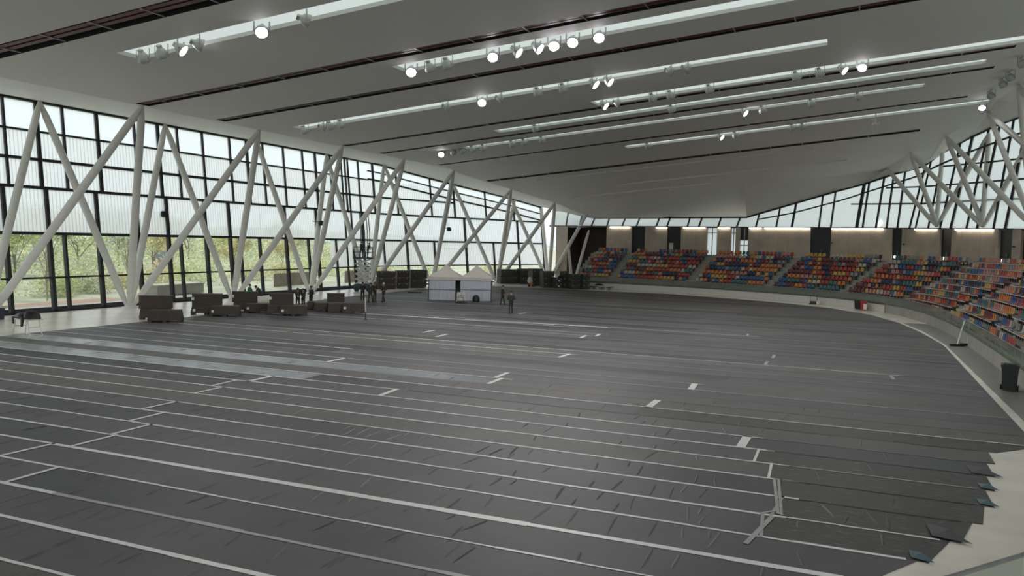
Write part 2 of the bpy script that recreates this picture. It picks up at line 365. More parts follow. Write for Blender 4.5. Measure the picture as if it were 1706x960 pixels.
for i in range(-2, NROW):
    ya = Y0 + i * PITCH; yb = ya + PITCH
    ym = (ya + yb) / 2
    xr_a, xr_b = interp(RX, ya), interp(RX, yb)
    xl = interp(LX, ym)
    xs = sorted(splits.get(i, []))
    xs = [x for k, x in enumerate(xs) if (k == 0 or x - xs[k - 1] > 4) and xl + 3 < x < xr_a - 2]
    measured = bool(xs)
    if not xs: xs = [R.uniform(-26, -12)] if i % 2 else [R.uniform(-34, -20), R.uniform(-10, -3)] if xr_a > 2 else []
    cuts = [xl] + xs + [None]
    for k in range(len(cuts) - 1):
        a0 = cuts[k]; last = cuts[k + 1] is None
        mname = R.choice(['sheet_a', 'sheet_a', 'sheet_b', 'sheet_c'])
        word = 'dark grey'
        if last and 4 <= i <= 9 and a0 > -6: mname, word = 'sheet_w', 'black streaked'
        if i >= 51: mname, word = 'sheet_e', 'brown-black'
        if i == DARKROW and last and a0 > -12: mname, word = 'sheet_w', 'black streaked'
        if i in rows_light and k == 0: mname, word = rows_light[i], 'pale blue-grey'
        if i == 11 and k == 0 and a0 < -30: mname, word = 'sheet_r', 'ribbed dark grey'
        run = 'full-length run' if len(cuts) == 2 else ('%s run' % (runs[0] if k == 0 else 'stand-side' if last else ('middle' if len(cuts) <= 4 else ['inner window', 'middle', 'inner stand'][min(k - 1, 2)])))
        root = empty('floor_sheet', (a0, ym, 0), 0, '%s floor sheet, %s row counted from the near end, %s' % (word, ordn(i + 3), run), 'floor covering', 'sheets covering the arena floor')
        m = MB(); z0 = .006 + .004 * ((i + k) % 2)
        n = 24
        ends = (xr_a, xr_b) if last else (cuts[k + 1], cuts[k + 1])
        pts = []
        lx = lambda x, y: (x - a0, y - ym, 0)
        top_a = []; top_b = []
        for q in range(n + 1):
            xa = a0 + (ends[0] - a0) * q / n; xb = a0 + (ends[1] - a0) * q / n
            if last and q == n and i < 14: xa += .22; xb += .02
            lift = .02 * R.random() if last and q == n and i < 14 else 0
            top_a.append((xa - a0, ya - ym + .01, z0 + lift)); top_b.append((xb - a0, yb - ym - .01, z0 + .5 * lift))
        for q in range(n): m.quad(top_a[q], top_a[q + 1], top_b[q + 1], top_b[q])
        # the thickness shows along the free ends
        for e in (0, n):
            p1, p2 = top_a[e], top_b[e]; m.quad(p1, p2, (p2[0], p2[1], 0), (p1[0], p1[1], 0))
        if ym < 30 or mname == 'sheet_r':
            xm = ends[1] - .3; u = a0 + .4; gap = 1.3 if ym < 12 else 1.7 if ym < 20 else 3.2
            if a0 > -4: gap *= 1.6
            if mname == 'sheet_r': gap = .8
            while u < xm:
                u += R.uniform(.2, 1) * gap * R.choice((.35, 1, 1.4))
                if u > xm - .8: break
                L = R.uniform(.45, 1.25); side = R.choice((-1, 1, 1)); sl = R.gauss(.06, .12)
                yA = (.5 * PITCH - .05) * side; yB = yA - side * min(L, PITCH - .12); w_ = R.uniform(.025, .048); hh = R.uniform(.010, .024)
                A_ = Vector((u - a0, yA, z0)); B_ = Vector((u - a0 + sl * (yA - yB), yB, z0)); bend = Vector((R.uniform(-.05, .05), 0, 0))
                C1, C2 = A_.lerp(B_, .22) + bend, A_.lerp(B_, .72) + bend * .6; ex = Vector((w_, 0, 0)); up_ = Vector((0, 0, hh))
                m.add([A_, C1 - ex, C2 - ex, B_, C2 + ex, C1 + ex, C1 + up_, C2 + up_], [(0, 1, 6), (1, 2, 7, 6), (2, 3, 7), (3, 4, 7), (4, 5, 6, 7), (5, 0, 6)])
        m.build('sheet', M[mname], root); nsheet += 1
        if last and i in (3, 5, 6, 8, 9, 10) :                          # corners folded up at the bare concrete
            e = top_a[n]; t = MB(); x, y, z = e
            kf = .55 if i in (5, 8, 9) else 1
            t.add([(x - .55 * kf, y + .95 * kf, z + .006), (x - .5 * kf, y + .1, z + .012), (x + .18 * kf, y - .12 * kf, z + .03), (x - .16 * kf, y + .5 * kf, z + .07)], [(0, 1, 3), (1, 2, 3), (2, 0, 3), (0, 2, 1)])
            t.build('folded_corner', M['teal' if i in (5, 8, 9) else 'sheet_b'], root)
        # tape along the far long seam (y = yb) and across the joint
        wide = .075; tm = 'tape_g'
        left_glare = a0 < -18  # window glare is painted in: tape on this side is paler and wider
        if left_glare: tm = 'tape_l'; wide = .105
        if i == 3 and last: tm, wide = 'tape_w', .2
        if i in (0, 1) : wide = .13
        if i in (2, 5, 12) and last: tm = 'tape_l'
        if not left_glare and (i in (6, 7, 9, 11, 14, 17, 19, 23) or (i > 24 and R.random() < .6)): tm, wide = 'tape_k', .06
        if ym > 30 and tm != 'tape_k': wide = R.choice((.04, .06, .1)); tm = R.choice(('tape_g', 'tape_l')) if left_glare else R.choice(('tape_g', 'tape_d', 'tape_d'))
        elif 17 < ym <= 30 and not left_glare and tm == 'tape_g': wide = R.uniform(.04, .075); tm = R.choice(('tape_g', 'tape_d'))
        t = MB(); x1 = ends[1] - a0 + (.4 if not last else -.15); x0 = R.uniform(-.3, .3)
        segs = 10
        for q in range(segs):
            u, v = x0 + (x1 - x0) * q / segs, x0 + (x1 - x0) * (q + 1) / segs
            j1, j2 = R.uniform(-.012, .012), R.uniform(-.012, .012)
            w1 = wide * R.uniform(.75, 1.15)
            t.quad((u, yb - ym - w1 / 2 + j1, z0 + .008), (v, yb - ym - w1 / 2 + j1, z0 + .008), (v, yb - ym + w1 / 2 + j1, z0 + .008), (u, yb - ym + w1 / 2 + j1, z0 + .008))
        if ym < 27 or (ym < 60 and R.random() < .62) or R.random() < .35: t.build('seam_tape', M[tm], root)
        if k > 0 and measured:
            t = MB(); w = (.1 if ym < 24 else .16) if a0 < -8 else .055 if ym < 24.5 else .12; sl = R.uniform(-.08, .08)
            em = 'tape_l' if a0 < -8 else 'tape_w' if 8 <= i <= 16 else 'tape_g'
            if 10 <= i <= 16 and a0 > -9: w = .2
            if i == 7 and a0 > -9: em = 'tape_k'
            t.quad((-w + sl, -PITCH / 2 - .05, z0 + .012), (w * .3 + sl, -PITCH / 2 - .05, z0 + .012), (w * .3 - sl, PITCH / 2 + .05, z0 + .012), (-w - sl, PITCH / 2 + .05, z0 + .012))
            t.build('joint_tape', M[em], root)

a_, c_ = fl(606, 523.5), fl(1012, 546.5); t = MB(); t.beam(a_ + Vector((0, 0, .03)), c_ + Vector((0, 0, .03)), .26, .005)
tag(t.build('tape_strip', M['tape_w']), 'long wide white tape line across the floor before the two standing people', 'tape')
# loose crossed tape strips at the front of the black sheets
for n_, (p, q, w) in enumerate([((1290, 800), (1296, 858), .09), ((1297, 800), (1302, 860), .08), ((1287, 862), (1242, 908), .13), ((1266, 857), (1297, 852), .08)]):
    a, c = fl(*p), fl(*q); t = MB(); t.beam(a + Vector((0, 0, .026)), c + Vector((0, 0, .026)), w * .8, .004)
    tag(t.build('tape_strip', M['tape_g']), ['longest grey tape strip across the joint of the black sheets', 'thin grey tape strip beside the longest one on the joint', 'grey tape strip slanting towards the near edge of the black sheets', 'short grey tape strip across the elbow of the taped joint'][n_], 'tape', 'tape strips at the black sheets')

# ------------------------------------------------------------------ ceiling with recesses
slots = {}    # name -> (Y centre, half width, X0, X1, kind)
T = [('t', 31.1, .78, -35.2, 14), ('t', 42.0, .85, -25.4, 12.4), ('t', 52.5, .8, -41.0, -1.7), ('t', 60.0, .95, -18.7, 12.2), ('t', 65.5, .75, -29.4, 8.4), ('t', 71.6, .7, -35.6, 5.0), ('t', 84.0, .62, -22.5, 11.2),
     ('d', 92.8, .3, -36.0, -4.0), ('d', 98.2, .28, -27.5, -.6), ('d', 101.6, .28, -34.2, -14.0),
     ('k', 27.0, .75, -43.6, 12.4), ('k', 39.3, .56, -43.3, 12.4), ('k', 46.3, .52, -43.2, 12.4), ('k', 61.9, .4, -43.1, 9.6), ('k', 68.2, .4, -43.1, 9.3), ('k', 80.1, .4, -43.0, 9.0), ('k', 90.6, .4, -41.8, 6.1), ('k', 95.6, .0, 0, 0)]
T = [t for t in T if t[2] > 0]
KN = [84, 86, 87.5, 90, 94, 94.6, 98, 98.5, 102.7, 103, 104]
ys = {-18.0, 77.5, 66.0, 40.0, 20.0} | set(map(float, KN))
for t in T: ys.add(t[1] - t[2]); ys.add(t[1] + t[2])
# the fifth trough and fourth rail slot lie in separate Y bands; overlaps are handled cell by cell
ys = sorted(ys)
cb = MB()
for ya, yb in zip(ys[:-1], ys[1:]):
    ym = (ya + yb) / 2
    holes = sorted([(t[3], t[4]) for t in T if t[1] - t[2] < ym < t[1] + t[2]])
    xla, xlb, xra, xrb = interp(XLt, ya), interp(XLt, yb), interp(XRt, ya), interp(XRt, yb)
    cur = None
    edges = []
    start = None
    for h in holes: edges.append((start, h[0])); start = h[1]
    edges.append((start, None))
    for (e0, e1) in edges:
        a0 = xla if e0 is None else e0; b0 = xlb if e0 is None else e0
        a1 = xra if e1 is None else e1; b1 = xrb if e1 is None else e1
        a1 = min(a1, xra); b1 = min(b1, xrb); a0 = max(a0, xla); b0 = max(b0, xlb)
        if a1 - a0 < .02 and b1 - b0 < .02: continue
        n = 6
        for q in range(n):
            f0, f1 = q / n, (q + 1) / n
            pa0, pa1 = a0 + (a1 - a0) * f0, a0 + (a1 - a0) * f1; pb0, pb1 = b0 + (b1 - b0) * f0, b0 + (b1 - b0) * f1
            cb.quad((pa0, ya, zc(pa0, ya)), (pb0, yb, zc(pb0, yb)), (pb1, yb, zc(pb1, yb)), (pa1, ya, zc(pa1, ya)))
# far folded panel down to the edge above the back wall
def fold_pt(x):                                                       # point of the ceiling fold (Y = 104) in picture column x
    s_ = ray(x, 330); X = 104 * s_[0] / s_[1]; return Vector((X, 104.0, zc(X, 104.0)))
xf = fold_pt(1240)[0]
cr = [(-36.9 + (xf + 36.9) * i / 8, 104.0) for i in range(9)]; ed = [(-33.4 + 21 * i / 8, 107.4 + 2.6 * i / 8, 9.35 + .4 * i / 8) for i in range(9)]
for i in range(8):
    a, c = cr[i], cr[i + 1]
    cb.quad((a[0], a[1], zc(*a)), ed[i], ed[i + 1], (c[0], c[1], zc(*c)))
struct(cb.build('ceiling', M['ceil']))
trough_of = {}
names = ['light trough nearest the camera', 'second light trough from the camera', 'third light trough from the camera', 'fourth light trough from the camera', 'fifth light trough from the camera', 'sixth light trough from the camera', 'seventh light trough from the camera']
kt = kk = kd = 0
for (ty, y, hw, x0, x1) in T:
    x0 = max(x0, interp(XLt, y) + .0); x1 = min(x1, interp(XRt, y))
    dep = {'t': .2, 'k': .3, 'd': .35}[ty]
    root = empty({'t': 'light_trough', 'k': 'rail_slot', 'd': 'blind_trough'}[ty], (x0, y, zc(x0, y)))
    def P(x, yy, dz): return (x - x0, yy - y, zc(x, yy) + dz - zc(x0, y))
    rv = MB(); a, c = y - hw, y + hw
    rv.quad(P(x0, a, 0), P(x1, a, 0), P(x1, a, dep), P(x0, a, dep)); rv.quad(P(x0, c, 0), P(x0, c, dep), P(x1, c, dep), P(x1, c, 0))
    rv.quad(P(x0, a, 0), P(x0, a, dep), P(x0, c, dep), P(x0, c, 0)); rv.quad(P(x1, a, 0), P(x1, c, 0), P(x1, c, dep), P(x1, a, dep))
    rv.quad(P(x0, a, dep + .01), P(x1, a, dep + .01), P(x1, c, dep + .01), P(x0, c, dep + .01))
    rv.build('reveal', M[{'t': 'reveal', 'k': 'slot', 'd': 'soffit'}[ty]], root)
    if ty == 't':
        d = MB(); d.quad(P(x0, a, dep), P(x1, a, dep), P(x1, c, dep), P(x0, c, dep)); d.build('diffuser', M['trough'], root)
        tag(root, 'long glowing white ' + names[kt], 'ceiling light', 'glowing light troughs in the ceiling'); trough_of[kt] = (y, hw, x0, x1); kt += 1
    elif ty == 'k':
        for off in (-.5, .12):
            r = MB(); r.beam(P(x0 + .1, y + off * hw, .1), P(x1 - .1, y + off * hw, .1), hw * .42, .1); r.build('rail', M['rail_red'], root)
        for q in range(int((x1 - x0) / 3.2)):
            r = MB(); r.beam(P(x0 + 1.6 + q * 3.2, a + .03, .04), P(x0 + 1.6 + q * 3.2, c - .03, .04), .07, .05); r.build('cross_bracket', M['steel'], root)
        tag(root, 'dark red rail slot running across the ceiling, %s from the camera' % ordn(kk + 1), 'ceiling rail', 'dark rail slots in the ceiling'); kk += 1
    else:
        tag(root, ['unlit grey groove just before the last long rail slot', 'short unlit grey groove beyond the last rail slot', 'last unlit grey groove before the ceiling crease'][kd], 'ceiling groove', 'unlit grooves at the far ceiling'); kd += 1

# soffits: from the ceiling edge out to the head of the glazing
sb = MB()
yl = [-18, 8, 20, 40, 60, 75, 84, 86, 87.5, 90, 94, 94.6, 98, 98.5, 102.7, 103, 104]; gl = [-18, 8, 20, 40, 60, 75, 84, 86.5, 88.5, 91.5, 96.5, 97.2, 102, 102.6, 109, 110, 113.2]
for i in range(len(yl) - 1):
    a, c = yl[i], yl[i + 1]; g0, g1 = gl[i], gl[i + 1]
    pa = Vector((interp(XLt, a), a, zc(interp(XLt, a), a))); pc = Vector((interp(XLt, c), c, zc(interp(XLt, c), c)))
    sb.quad(pa, fac_pt(max(8, g0), interp(ZTOP, g0)) + Vector((0, min(0, g0 - 8), 0)), fac_pt(max(8, g1), interp(ZTOP, g1)) + Vector((0, min(0, g1 - 8), 0)), pc)
sb.poly([(-36.9, 104, zc(-36.9, 104)), fac_pt(113.2, 11.2), (-33.4, 107.4, 9.35)])
sb.poly([fac_pt(113.2, 11.2), wall_pt(940, 352.5), wall_pt(985, 363), (-33.4, 107.4, 9.35)])
struct(sb.build('trim_window_side', M['soffit']))
GTOPT = [(1240, 362), (1330, 336), (1406, 314), (1436, 306), (1489, 288), (1529, 276), (1556, 255), (1596, 232), (1644, 209), (1706, 186), (1800, 145)]
sb = MB()
ce = [fold_pt(x) for x in (1240, 1295, 1350, 1405)] + [Vector((interp(XRt, y), y, zc(interp(XRt, y), y))) for y in [float(v) for v in reversed(KN)] + [77.5, 66.0]]
GPX = (1240, 1290, 1340, 1390, 1435, 1445, 1452, 1490, 1495, 1525, 1532, 1570, 1600, 1612, 1640, 1720, 1800)
GP = [(x, interp(GTOPT, x)) for x in GPX[:len(ce)]]
sb.poly([ce[0], (-12.4, 110, 9.75), wall_pt(1240, 362, 1.0)])
for i in range(len(ce) - 1):
    sb.quad(ce[i], wall_pt(*GP[i], 1.0), wall_pt(*GP[i + 1], 1.0), ce[i + 1])
struct(sb.build('trim_stand_side', M['soffit']))

# ------------------------------------------------------------------ window wall
Ytop = [10, 14, 18, 22, 26, 30, 33.5, 37.1, 39.55, 41.6, 44.5, 48.0, 50.4, 52.5, 55.4, 58.8, 61.1, 63.4, 66.5, 69.6, 71.8, 74.5, 77.3, 80, 82.9, 87, 92.5, 96.5, 102, 107.5, 113.2]
Ylow = [10, 15, 20, 25, 30, 36.6, 39.8, 41.0, 43.9, 47.6, 50.7, 52.0, 55.0, 58.0, 59.3, 62, 66, 69.6, 71.2, 74.5, 78, 80, 84, 88, 92.5, 98, 103, 108, 113.2]
HZ = [2.45, 5.6, 8.85, 10.85, 12.85]
bays = [(10, 28.2), (28.2, 39.6), (39.6, 51.0), (51.0, 62.3), (62.3, 73.5), (73.5, 84.9), (84.9, 96.5), (96.5, 113.2)]
def ztop(Y): return interp(ZTOP, Y)
fac_n = Vector((1, 0, LEAN)).normalized()
for bi, (ba, bb) in enumerate(bays):
    w = struct(empty('window_%d' % (bi + 1), (fac_x((ba + bb) / 2), (ba + bb) / 2, 0)))
    L0 = w.location
    fb = MB()
    def seg(p, q, wd, dp, fb=fb, L0=L0): fb.beam(Vector(p) - L0, Vector(q) - L0, wd, dp, (1, 0, LEAN))
    last = bi == len(bays) - 1
    for Y in Ytop:
        if ba <= Y < bb or (last and Y == bb):
            heavy = Y in (39.55, 44.5, 50.4, 61.1, 71.8, 82.9, 96.5, 107.5)
            seg(fac_pt(Y, 8.85), fac_pt(Y, ztop(Y)), .24 if heavy else .15, .25)
    for Y in Ylow:
        if ba <= Y < bb or (last and Y == bb):
            heavy = Y in (36.6, 39.8, 43.9, 47.6, 50.7, 55.0, 58.0, 66, 71.2, 80, 88, 98, 108, 113.2)
            seg(fac_pt(Y, 0), fac_pt(Y, 8.85 if heavy else 5.6), .26 if heavy else .17, .3)
    if bi in (4,):
        for Y in (77.0,): pass
    if bi == 5:
        for Y in (76.6, 77.9): seg(fac_pt(Y, 0), fac_pt(Y, ztop(Y)), .16, .2)
    yy = [ba] + [Y for Y in (82, 86, 90.4, 96, 101.8, 107) if ba < Y < bb] + [bb]
    for c, d in zip(yy[:-1], yy[1:]):
        for z in HZ:
            if c >= 82 and (z > 11 or (z > 9 and z > min(ztop(c), ztop(d)) - 2.0)): continue
            za = min(z, ztop(c)); zb = min(z, ztop(d))
            if z > 8.9 and z > min(ztop(c), ztop(d)) - .3:
                continue
            seg(fac_pt(c, za), fac_pt(d, zb), .2 if z in (5.6, 8.85, 10.85) else .13, .2)
        if c >= 82 :                                                     # rails that follow the falling head
            seg(fac_pt(c, ztop(c) - 1.1), fac_pt(d, ztop(d) - 1.1), .12, .2); seg(fac_pt(c, ztop(c) - 2.1), fac_pt(d, ztop(d) - 2.1), .18, .2)
        seg(fac_pt(c, ztop(c) - .08), fac_pt(d, ztop(d) - .08), .2, .3)
        seg(fac_pt(c, .08), fac_pt(d, .08), .16, .3)
    fb.build('window_frame', M['frame'], w)
    t, cpane, top = MB(), MB(), MB()
    for c, d in zip(yy[:-1], yy[1:]):
        o = Vector((-.03, 0, 0))
        zt0, zt1 = ztop(c), ztop(d)
        low = 5.6 if c < 71 else 2.45
        cpane.quad(*[fac_pt(Y, z) + o - L0 for Y, z in ((c, 0.1), (c, low), (d, low), (d, .1))])
        m0, m1 = min(12.85, zt0 - 1.1), min(12.85, zt1 - 1.1)
        t.quad(*[fac_pt(Y, z) + o - L0 for Y, z in ((c, low), (c, m0), (d, m1), (d, low))])
        top.quad(*[fac_pt(Y, z) + o - L0 for Y, z in ((c, m0), (c, zt0), (d, zt1), (d, m1))])
    t.build('translucent_pane', M['glass_t'], w); cpane.build('clear_pane', M['glass_c'], w)
    top.build('top_pane', M['glass_u'], w)

# ------------------------------------------------------------------ white strut columns
def strut_cluster(foot, tops, label, r=.27, group='white strut columns along the window wall', base=True, r_top=.8):
    root = empty('strut_column', foot, 0, label, 'column', group); f = Vector(foot)
    if base:
        m = MB(); m.lathe([(0, .0), (.62, 0), (.62, .05), (.42, .06), (.40, .35), (0, .36)], 16); m.build('base_plate', M['white'], root)
    for (off, tp) in tops:
        m = MB(); a = Vector((off[0], off[1], .2)); e = Vector(tp) - f
        c1 = a.lerp(e, .10); c2 = a.lerp(e, .93)
        m.tube(a, c1, r * .55, r * .98, 14); m.tube(c1, a.lerp(e, .5), r * .98, r, 14, caps=False); m.tube(a.lerp(e, .5), c2, r, r * .9, 14, caps=False); m.tube(c2, e, r * .9, r * .45, 14)
        m.build('strut', M['white'], root)
    return root
feetY = [34.0, 45.3, 56.6, 67.9, 79.0, 90.4, 101.8, 112.3]
def inner(Y):
    x = interp(XLt, Y); return Vector((x - .1, Y, zc(x, Y)))
tops_in = [28.3, 39.6, 51.0, 62.3, 73.5, 84.9, 95.6, 103.2]
t2x = {}
pos_word = ['nearest the camera, beside the black table', 'beside the nearest pair of brown crates', 'behind the second pair of brown crates', 'behind the three standing people and crates', 'just beyond the scissor lift', 'behind the white tent', 'at the far side of the white tent', 'beside the green equipment boxes at the far corner']
foot_x = lambda Y: fac_x(Y) + 1.15
for i, Yf in enumerate(feetY):
    f = (foot_x(Yf), Yf, 0)
    out0, out1 = Yf - 5.65, Yf + 5.65
    i0 = inner(tops_in[i]); i1 = inner(tops_in[i + 1]) if i < 7 else Vector((-33.6, 106.4, 10.2))
    o0 = fac_pt(out0, ztop(out0) - .1, .35); o1 = fac_pt(min(out1, 113), ztop(min(out1, 113)) - .1, .35)
    tp = [((-.15, -.2), o0), ((-.15, .2), o1), ((.15, -.2), i0), ((.15, .2), i1)]
    strut_cluster(f, tp, 'white four-strut column at the window wall, ' + pos_word[i])
vb = Vector((-33.6, 100.6, 0))
strut_cluster(tuple(vb), [((-.1, 0), Vector(hit(947, 410, 1, 100.2))), ((.1, .1), Vector(hit(981, 384, 1, 106.5)))], 'short white V-shaped strut pair at the corner of the far seats', r=.2)
# stand side: feet on the wall top
FR = [wall_pt(1560, 380), wall_pt(1637, 381), wall_pt(1720, 382)]
TR = [(3.7, 103), (5.8, 98), (8.8, 94), (11.6, 87.5), (12.35, 77.5)]
TR = [Vector((x, y, zc(x, y))) for x, y in TR]
O = [wall_pt(1560, 250, .8), wall_pt(1634, 222, .8), wall_pt(1722, 190, .8), wall_pt(1800, 160, .8)]
lab = ['leftmost white strut column rising from the concrete back wall', 'white strut column on the back wall left of the picture edge', 'white strut column on the back wall cut by the picture edge']
for i in range(3):
    tp = [((0, 0), TR[i]), ((.1, 0), TR[i + 1]), ((0, .1), O[i]), ((.1, .1), O[i + 1])]
    if i == 1: tp = [((0, 0), TR[1]), ((.1, 0), TR[2]), ((0, .1), O[1]), ((.1, .1), O[2])]
    if i == 2: tp = [((0, 0), TR[2]), ((.1, 0), TR[3]), ((0, .1), O[2]), ((0.1, 0.1), TR[4])]
    strut_cluster(tuple(FR[i]), tp, lab[i], r=.25, group='white strut columns on the back wall', base=False)
far_f = Vector((15.2, 62, 8.0))
strut_cluster(tuple(far_f), [((0, 0), TR[3]), ((0, .1), TR[4])], 'pair of white struts entering at the picture edge beside the spotlights', r=.25, group='white strut columns on the back wall', base=False)

# ------------------------------------------------------------------ back wall, doors, strip lights
wb = MB()
openings = [(1053, 1075), (1112, 1135), (1178, 1195), (1218, 1226), (1233, 1247), (1351, 1385), (1487, 1503), (1567, 1586), (1664, 1687)]
edges = [927] + [v for o in openings for v in o] + [1720, 1800]
TH = .4
def wall_block(x0, x1, zlo=4.4):
    n = 4
    for q in range(n):
        xa, xb = x0 + (x1 - x0) * q / n, x0 + (x1 - x0) * (q + 1) / n
        a, c = wall_pt(xa, wtop(xa)), wall_pt(xb, wtop(xb)); a2, c2 = wall_pt(xa, wtop(xa), TH), wall_pt(xb, wtop(xb), TH)
        lo = lambda p, z=zlo: Vector((p[0], p[1], z))
        wb.quad(lo(a), lo(c), c, a); wb.quad(a, c, c2, a2); wb.quad(lo(c2), lo(a2), a2, c2)
        if q == 0: wb.quad(lo(a2), lo(a), a, a2)
        if q == n - 1: wb.quad(lo(c), lo(c2), c2, c)
wall_block(927, 946, 0)
wall_block(1011, 1053)
for q in range(len(openings) - 1): wall_block(openings[q][1], openings[q + 1][0])
wall_block(1687, 1702); wall_block(1712, 1790)
sE = WALL.cross_px(1790)[0]
for q in range(8):
    a, c = WALL.at(sE + (WALL.L - sE) * q / 8)[0], WALL.at(sE + (WALL.L - sE) * (q + 1) / 8)[0]
    wb.beam((a[0] + .2, a[1], 6.2), (c[0] + .2, c[1], 6.2), .4, 3.6)
struct(wb.build('wall_back', M['walltone']))
w = struct(empty('window_20', (15.0, 50, 8))); f = MB(); g = MB(); ze = 9.0
P0 = wall_pt(1780, 380); yE = P0[1]
for q in range(9):
    ya_ = yE + (26 - yE) * q / 9; yb_ = yE + (26 - yE) * (q + 1) / 9
    f.beam((.2, ya_ - 50, 0), (1.2, ya_ - 50, ze), .2, .2); f.beam((.6, ya_ - 50, 4), (.6, yb_ - 50, 4), .14, .16); f.beam((1.2, ya_ - 50, ze), (1.2, yb_ - 50, ze), .16, .2)
    g.quad((.25, ya_ - 50, 0), (.25, yb_ - 50, 0), (1.25, yb_ - 50, ze), (1.25, ya_ - 50, ze))
f.build('window_frame', M['frame'], w); g.build('pane', M['glass_m'], w)
sb = MB(); sb.quad((12.45, yE + 4, zc(12.45, 70)), (16.85, yE + 4, 17.0), (16.85, -18, 17.0), (12.5, -18, zc(12.5, 20))); struct(sb.build('trim_stand_soffit', M['soffit']))
# dark recessed bay at the left of the wall
rb = MB()
a, c = wall_pt(946, 378.5), wall_pt(1011, 378.5); a2, c2 = wall_pt(946, 378.5, 3), wall_pt(1011, 378.5, 3)
lo = lambda p, z: Vector((p[0], p[1], z))
rb.quad(lo(a2, 1), lo(c2, 1), c2, a2); rb.quad(a, c, c2, a2); rb.quad(lo(a, 1), lo(a2, 1), a2, a); rb.quad(lo(c2, 1), lo(c, 1), c, c2)
struct(rb.build('wall_recess', M['recess']))
for i, (x0, x1) in enumerate(openings + [(1702, 1712)]):
    a, c = wall_pt(x0 - .4, wtop(x0), .25), wall_pt(x1 + .4, wtop(x1), .25)
    glassy = i in (2, 3)
    d = struct(empty('door_%d' % (i + 1), lo((a + c) / 2, 4.4))); L0 = d.location.copy()
    m = MB(); g = (c - a); g.z = 0; g.normalize(); nrm = Vector((-g[1], g[0], 0))
    def quad3(p, q, z0, z1, sh, mb): mb.quad(lo(p, z0) + nrm * sh - L0, lo(q, z0) + nrm * sh - L0, lo(q, z1) + nrm * sh - L0, lo(p, z1) + nrm * sh - L0)
    top = min(a.z, c.z)
    if glassy or i == 4:
        zt = 4.4 + 2.2 if i == 4 else top - .1
        quad3(a, c, 4.4, zt, .02, m); m.build('door_pane', M['glass_m'], d)
        f = MB()
        for p in (a, a.lerp(c, .5), c): f.beam(lo(p, 4.4) - L0, lo(p, top) - L0, .1, .1)
        f.beam(lo(a, zt - .6) - L0, lo(c, zt - .6) - L0, .1, .1); f.build('door_frame', M['board'], d)
        if i == 4:
            m = MB(); quad3(a, c, zt, top, 0, m); m.build('overpanel', M['door'], d)
    else:
        m.beam(lo(a.lerp(c, .5), 4.4) - L0, lo(a.lerp(c, .5), top) - L0, (c - a).length, .06, nrm); m.build('door_leaf', M['door'], d)
        f = MB(); f.beam(lo(a, 4.4) - L0, lo(a, top) - L0, .08, .12); f.beam(lo(c, 4.4) - L0, lo(c, top) - L0, .08, .12); f.beam(lo(a, top) - L0, lo(c, top) - L0, .08, .12); f.build('door_frame', M['frame'], d)
        h = MB(); p = a.lerp(c, .55); h.beam(lo(p, 5.3) - nrm * .1 - L0, lo(p, 5.7) - nrm * .1 - L0, .05, .05); h.build('door_handle', M['steel'], d)
        if i in (6, 7, 8):
            h = MB(); p = a.lerp(c, .35); h.lathe([(0, -.16), (.14, -.08), (.16, 0), (.14, .08), (0, .16)], 10, c=lo(p, 5.0) - nrm * .2 - L0); h.build('door_lamp', M['exitl'], d)
        if i == 1:
            h = MB(); p = a.lerp(c, .3); h.beam(lo(p, 4.4) - nrm * .15 - L0, lo(p, 6.1) - nrm * .15 - L0, .6, .05, nrm); h.build('notice_panel', M['board'], d)
segs = [(1017, 1050), (1094, 1112), (1139, 1175), (1197, 1216), (1249, 1269), (1274, 1350), (1386, 1472), (1526, 1562), (1594, 1656)]
for i, (x0, x1) in enumerate(segs):
    n = 5; root = empty('strip_light', wall_pt((x0 + x1) / 2, wtop(x0), -.2), 0, 'warm strip light washing down the back wall, %s from the window wall' % ordn(i + 1), 'light', 'strip lights on the back wall')
    t, h = MB(), MB()
    for q in range(n):
        xa, xb = x0 + (x1 - x0) * q / n, x0 + (x1 - x0) * (q + 1) / n
        a, c = wall_pt(xa, wtop(xa) + 1.2, -.16), wall_pt(xb, wtop(xb) + 1.2, -.16)
        a, c = a - root.location, c - root.location
        t.beam(a, c, .08, .12); h.beam(a + Vector((0, 0, .12)), c + Vector((0, 0, .12)), .2, .08)
    t.build('tube', M['stripl'], root); h.build('housing', M['steel'], root)
# small box lamps / cameras fixed on the wall
for i, (x, y) in enumerate([(1386, 405), (1506, 407), (1690, 411)]):
    p = wall_pt(x, y, -.12); root = empty('wall_camera', p, 0, 'small dark camera on the concrete wall, %s of three from the window side' % ORD[i + 1], 'camera', 'cameras on the back wall')
    m = MB(); m.box((0, -.1, 0), (.18, .34, .16), facing(p)); m.build('housing', M['dgrey'], root)
    m = MB(); m.beam((0, 0, .02), (.05, .1, .1), .06, .06); m.build('bracket', M['steel'], root)

# high glazing over the wall
gx = 985
def gt(x): return interp([(927, 350), (942, 354), (963, 359), (985, 363), (1240, 362), (1330, 336), (1406, 314), (1436, 306), (1489, 288), (1529, 276), (1556, 255), (1596, 232), (1644, 209), (1706, 186), (1760, 160)], x)
spans = [(915, 1011), (1011, 1240), (1240, 1436), (1436, 1531), (1531, 1618), (1618, 1706), (1706, 1780)]
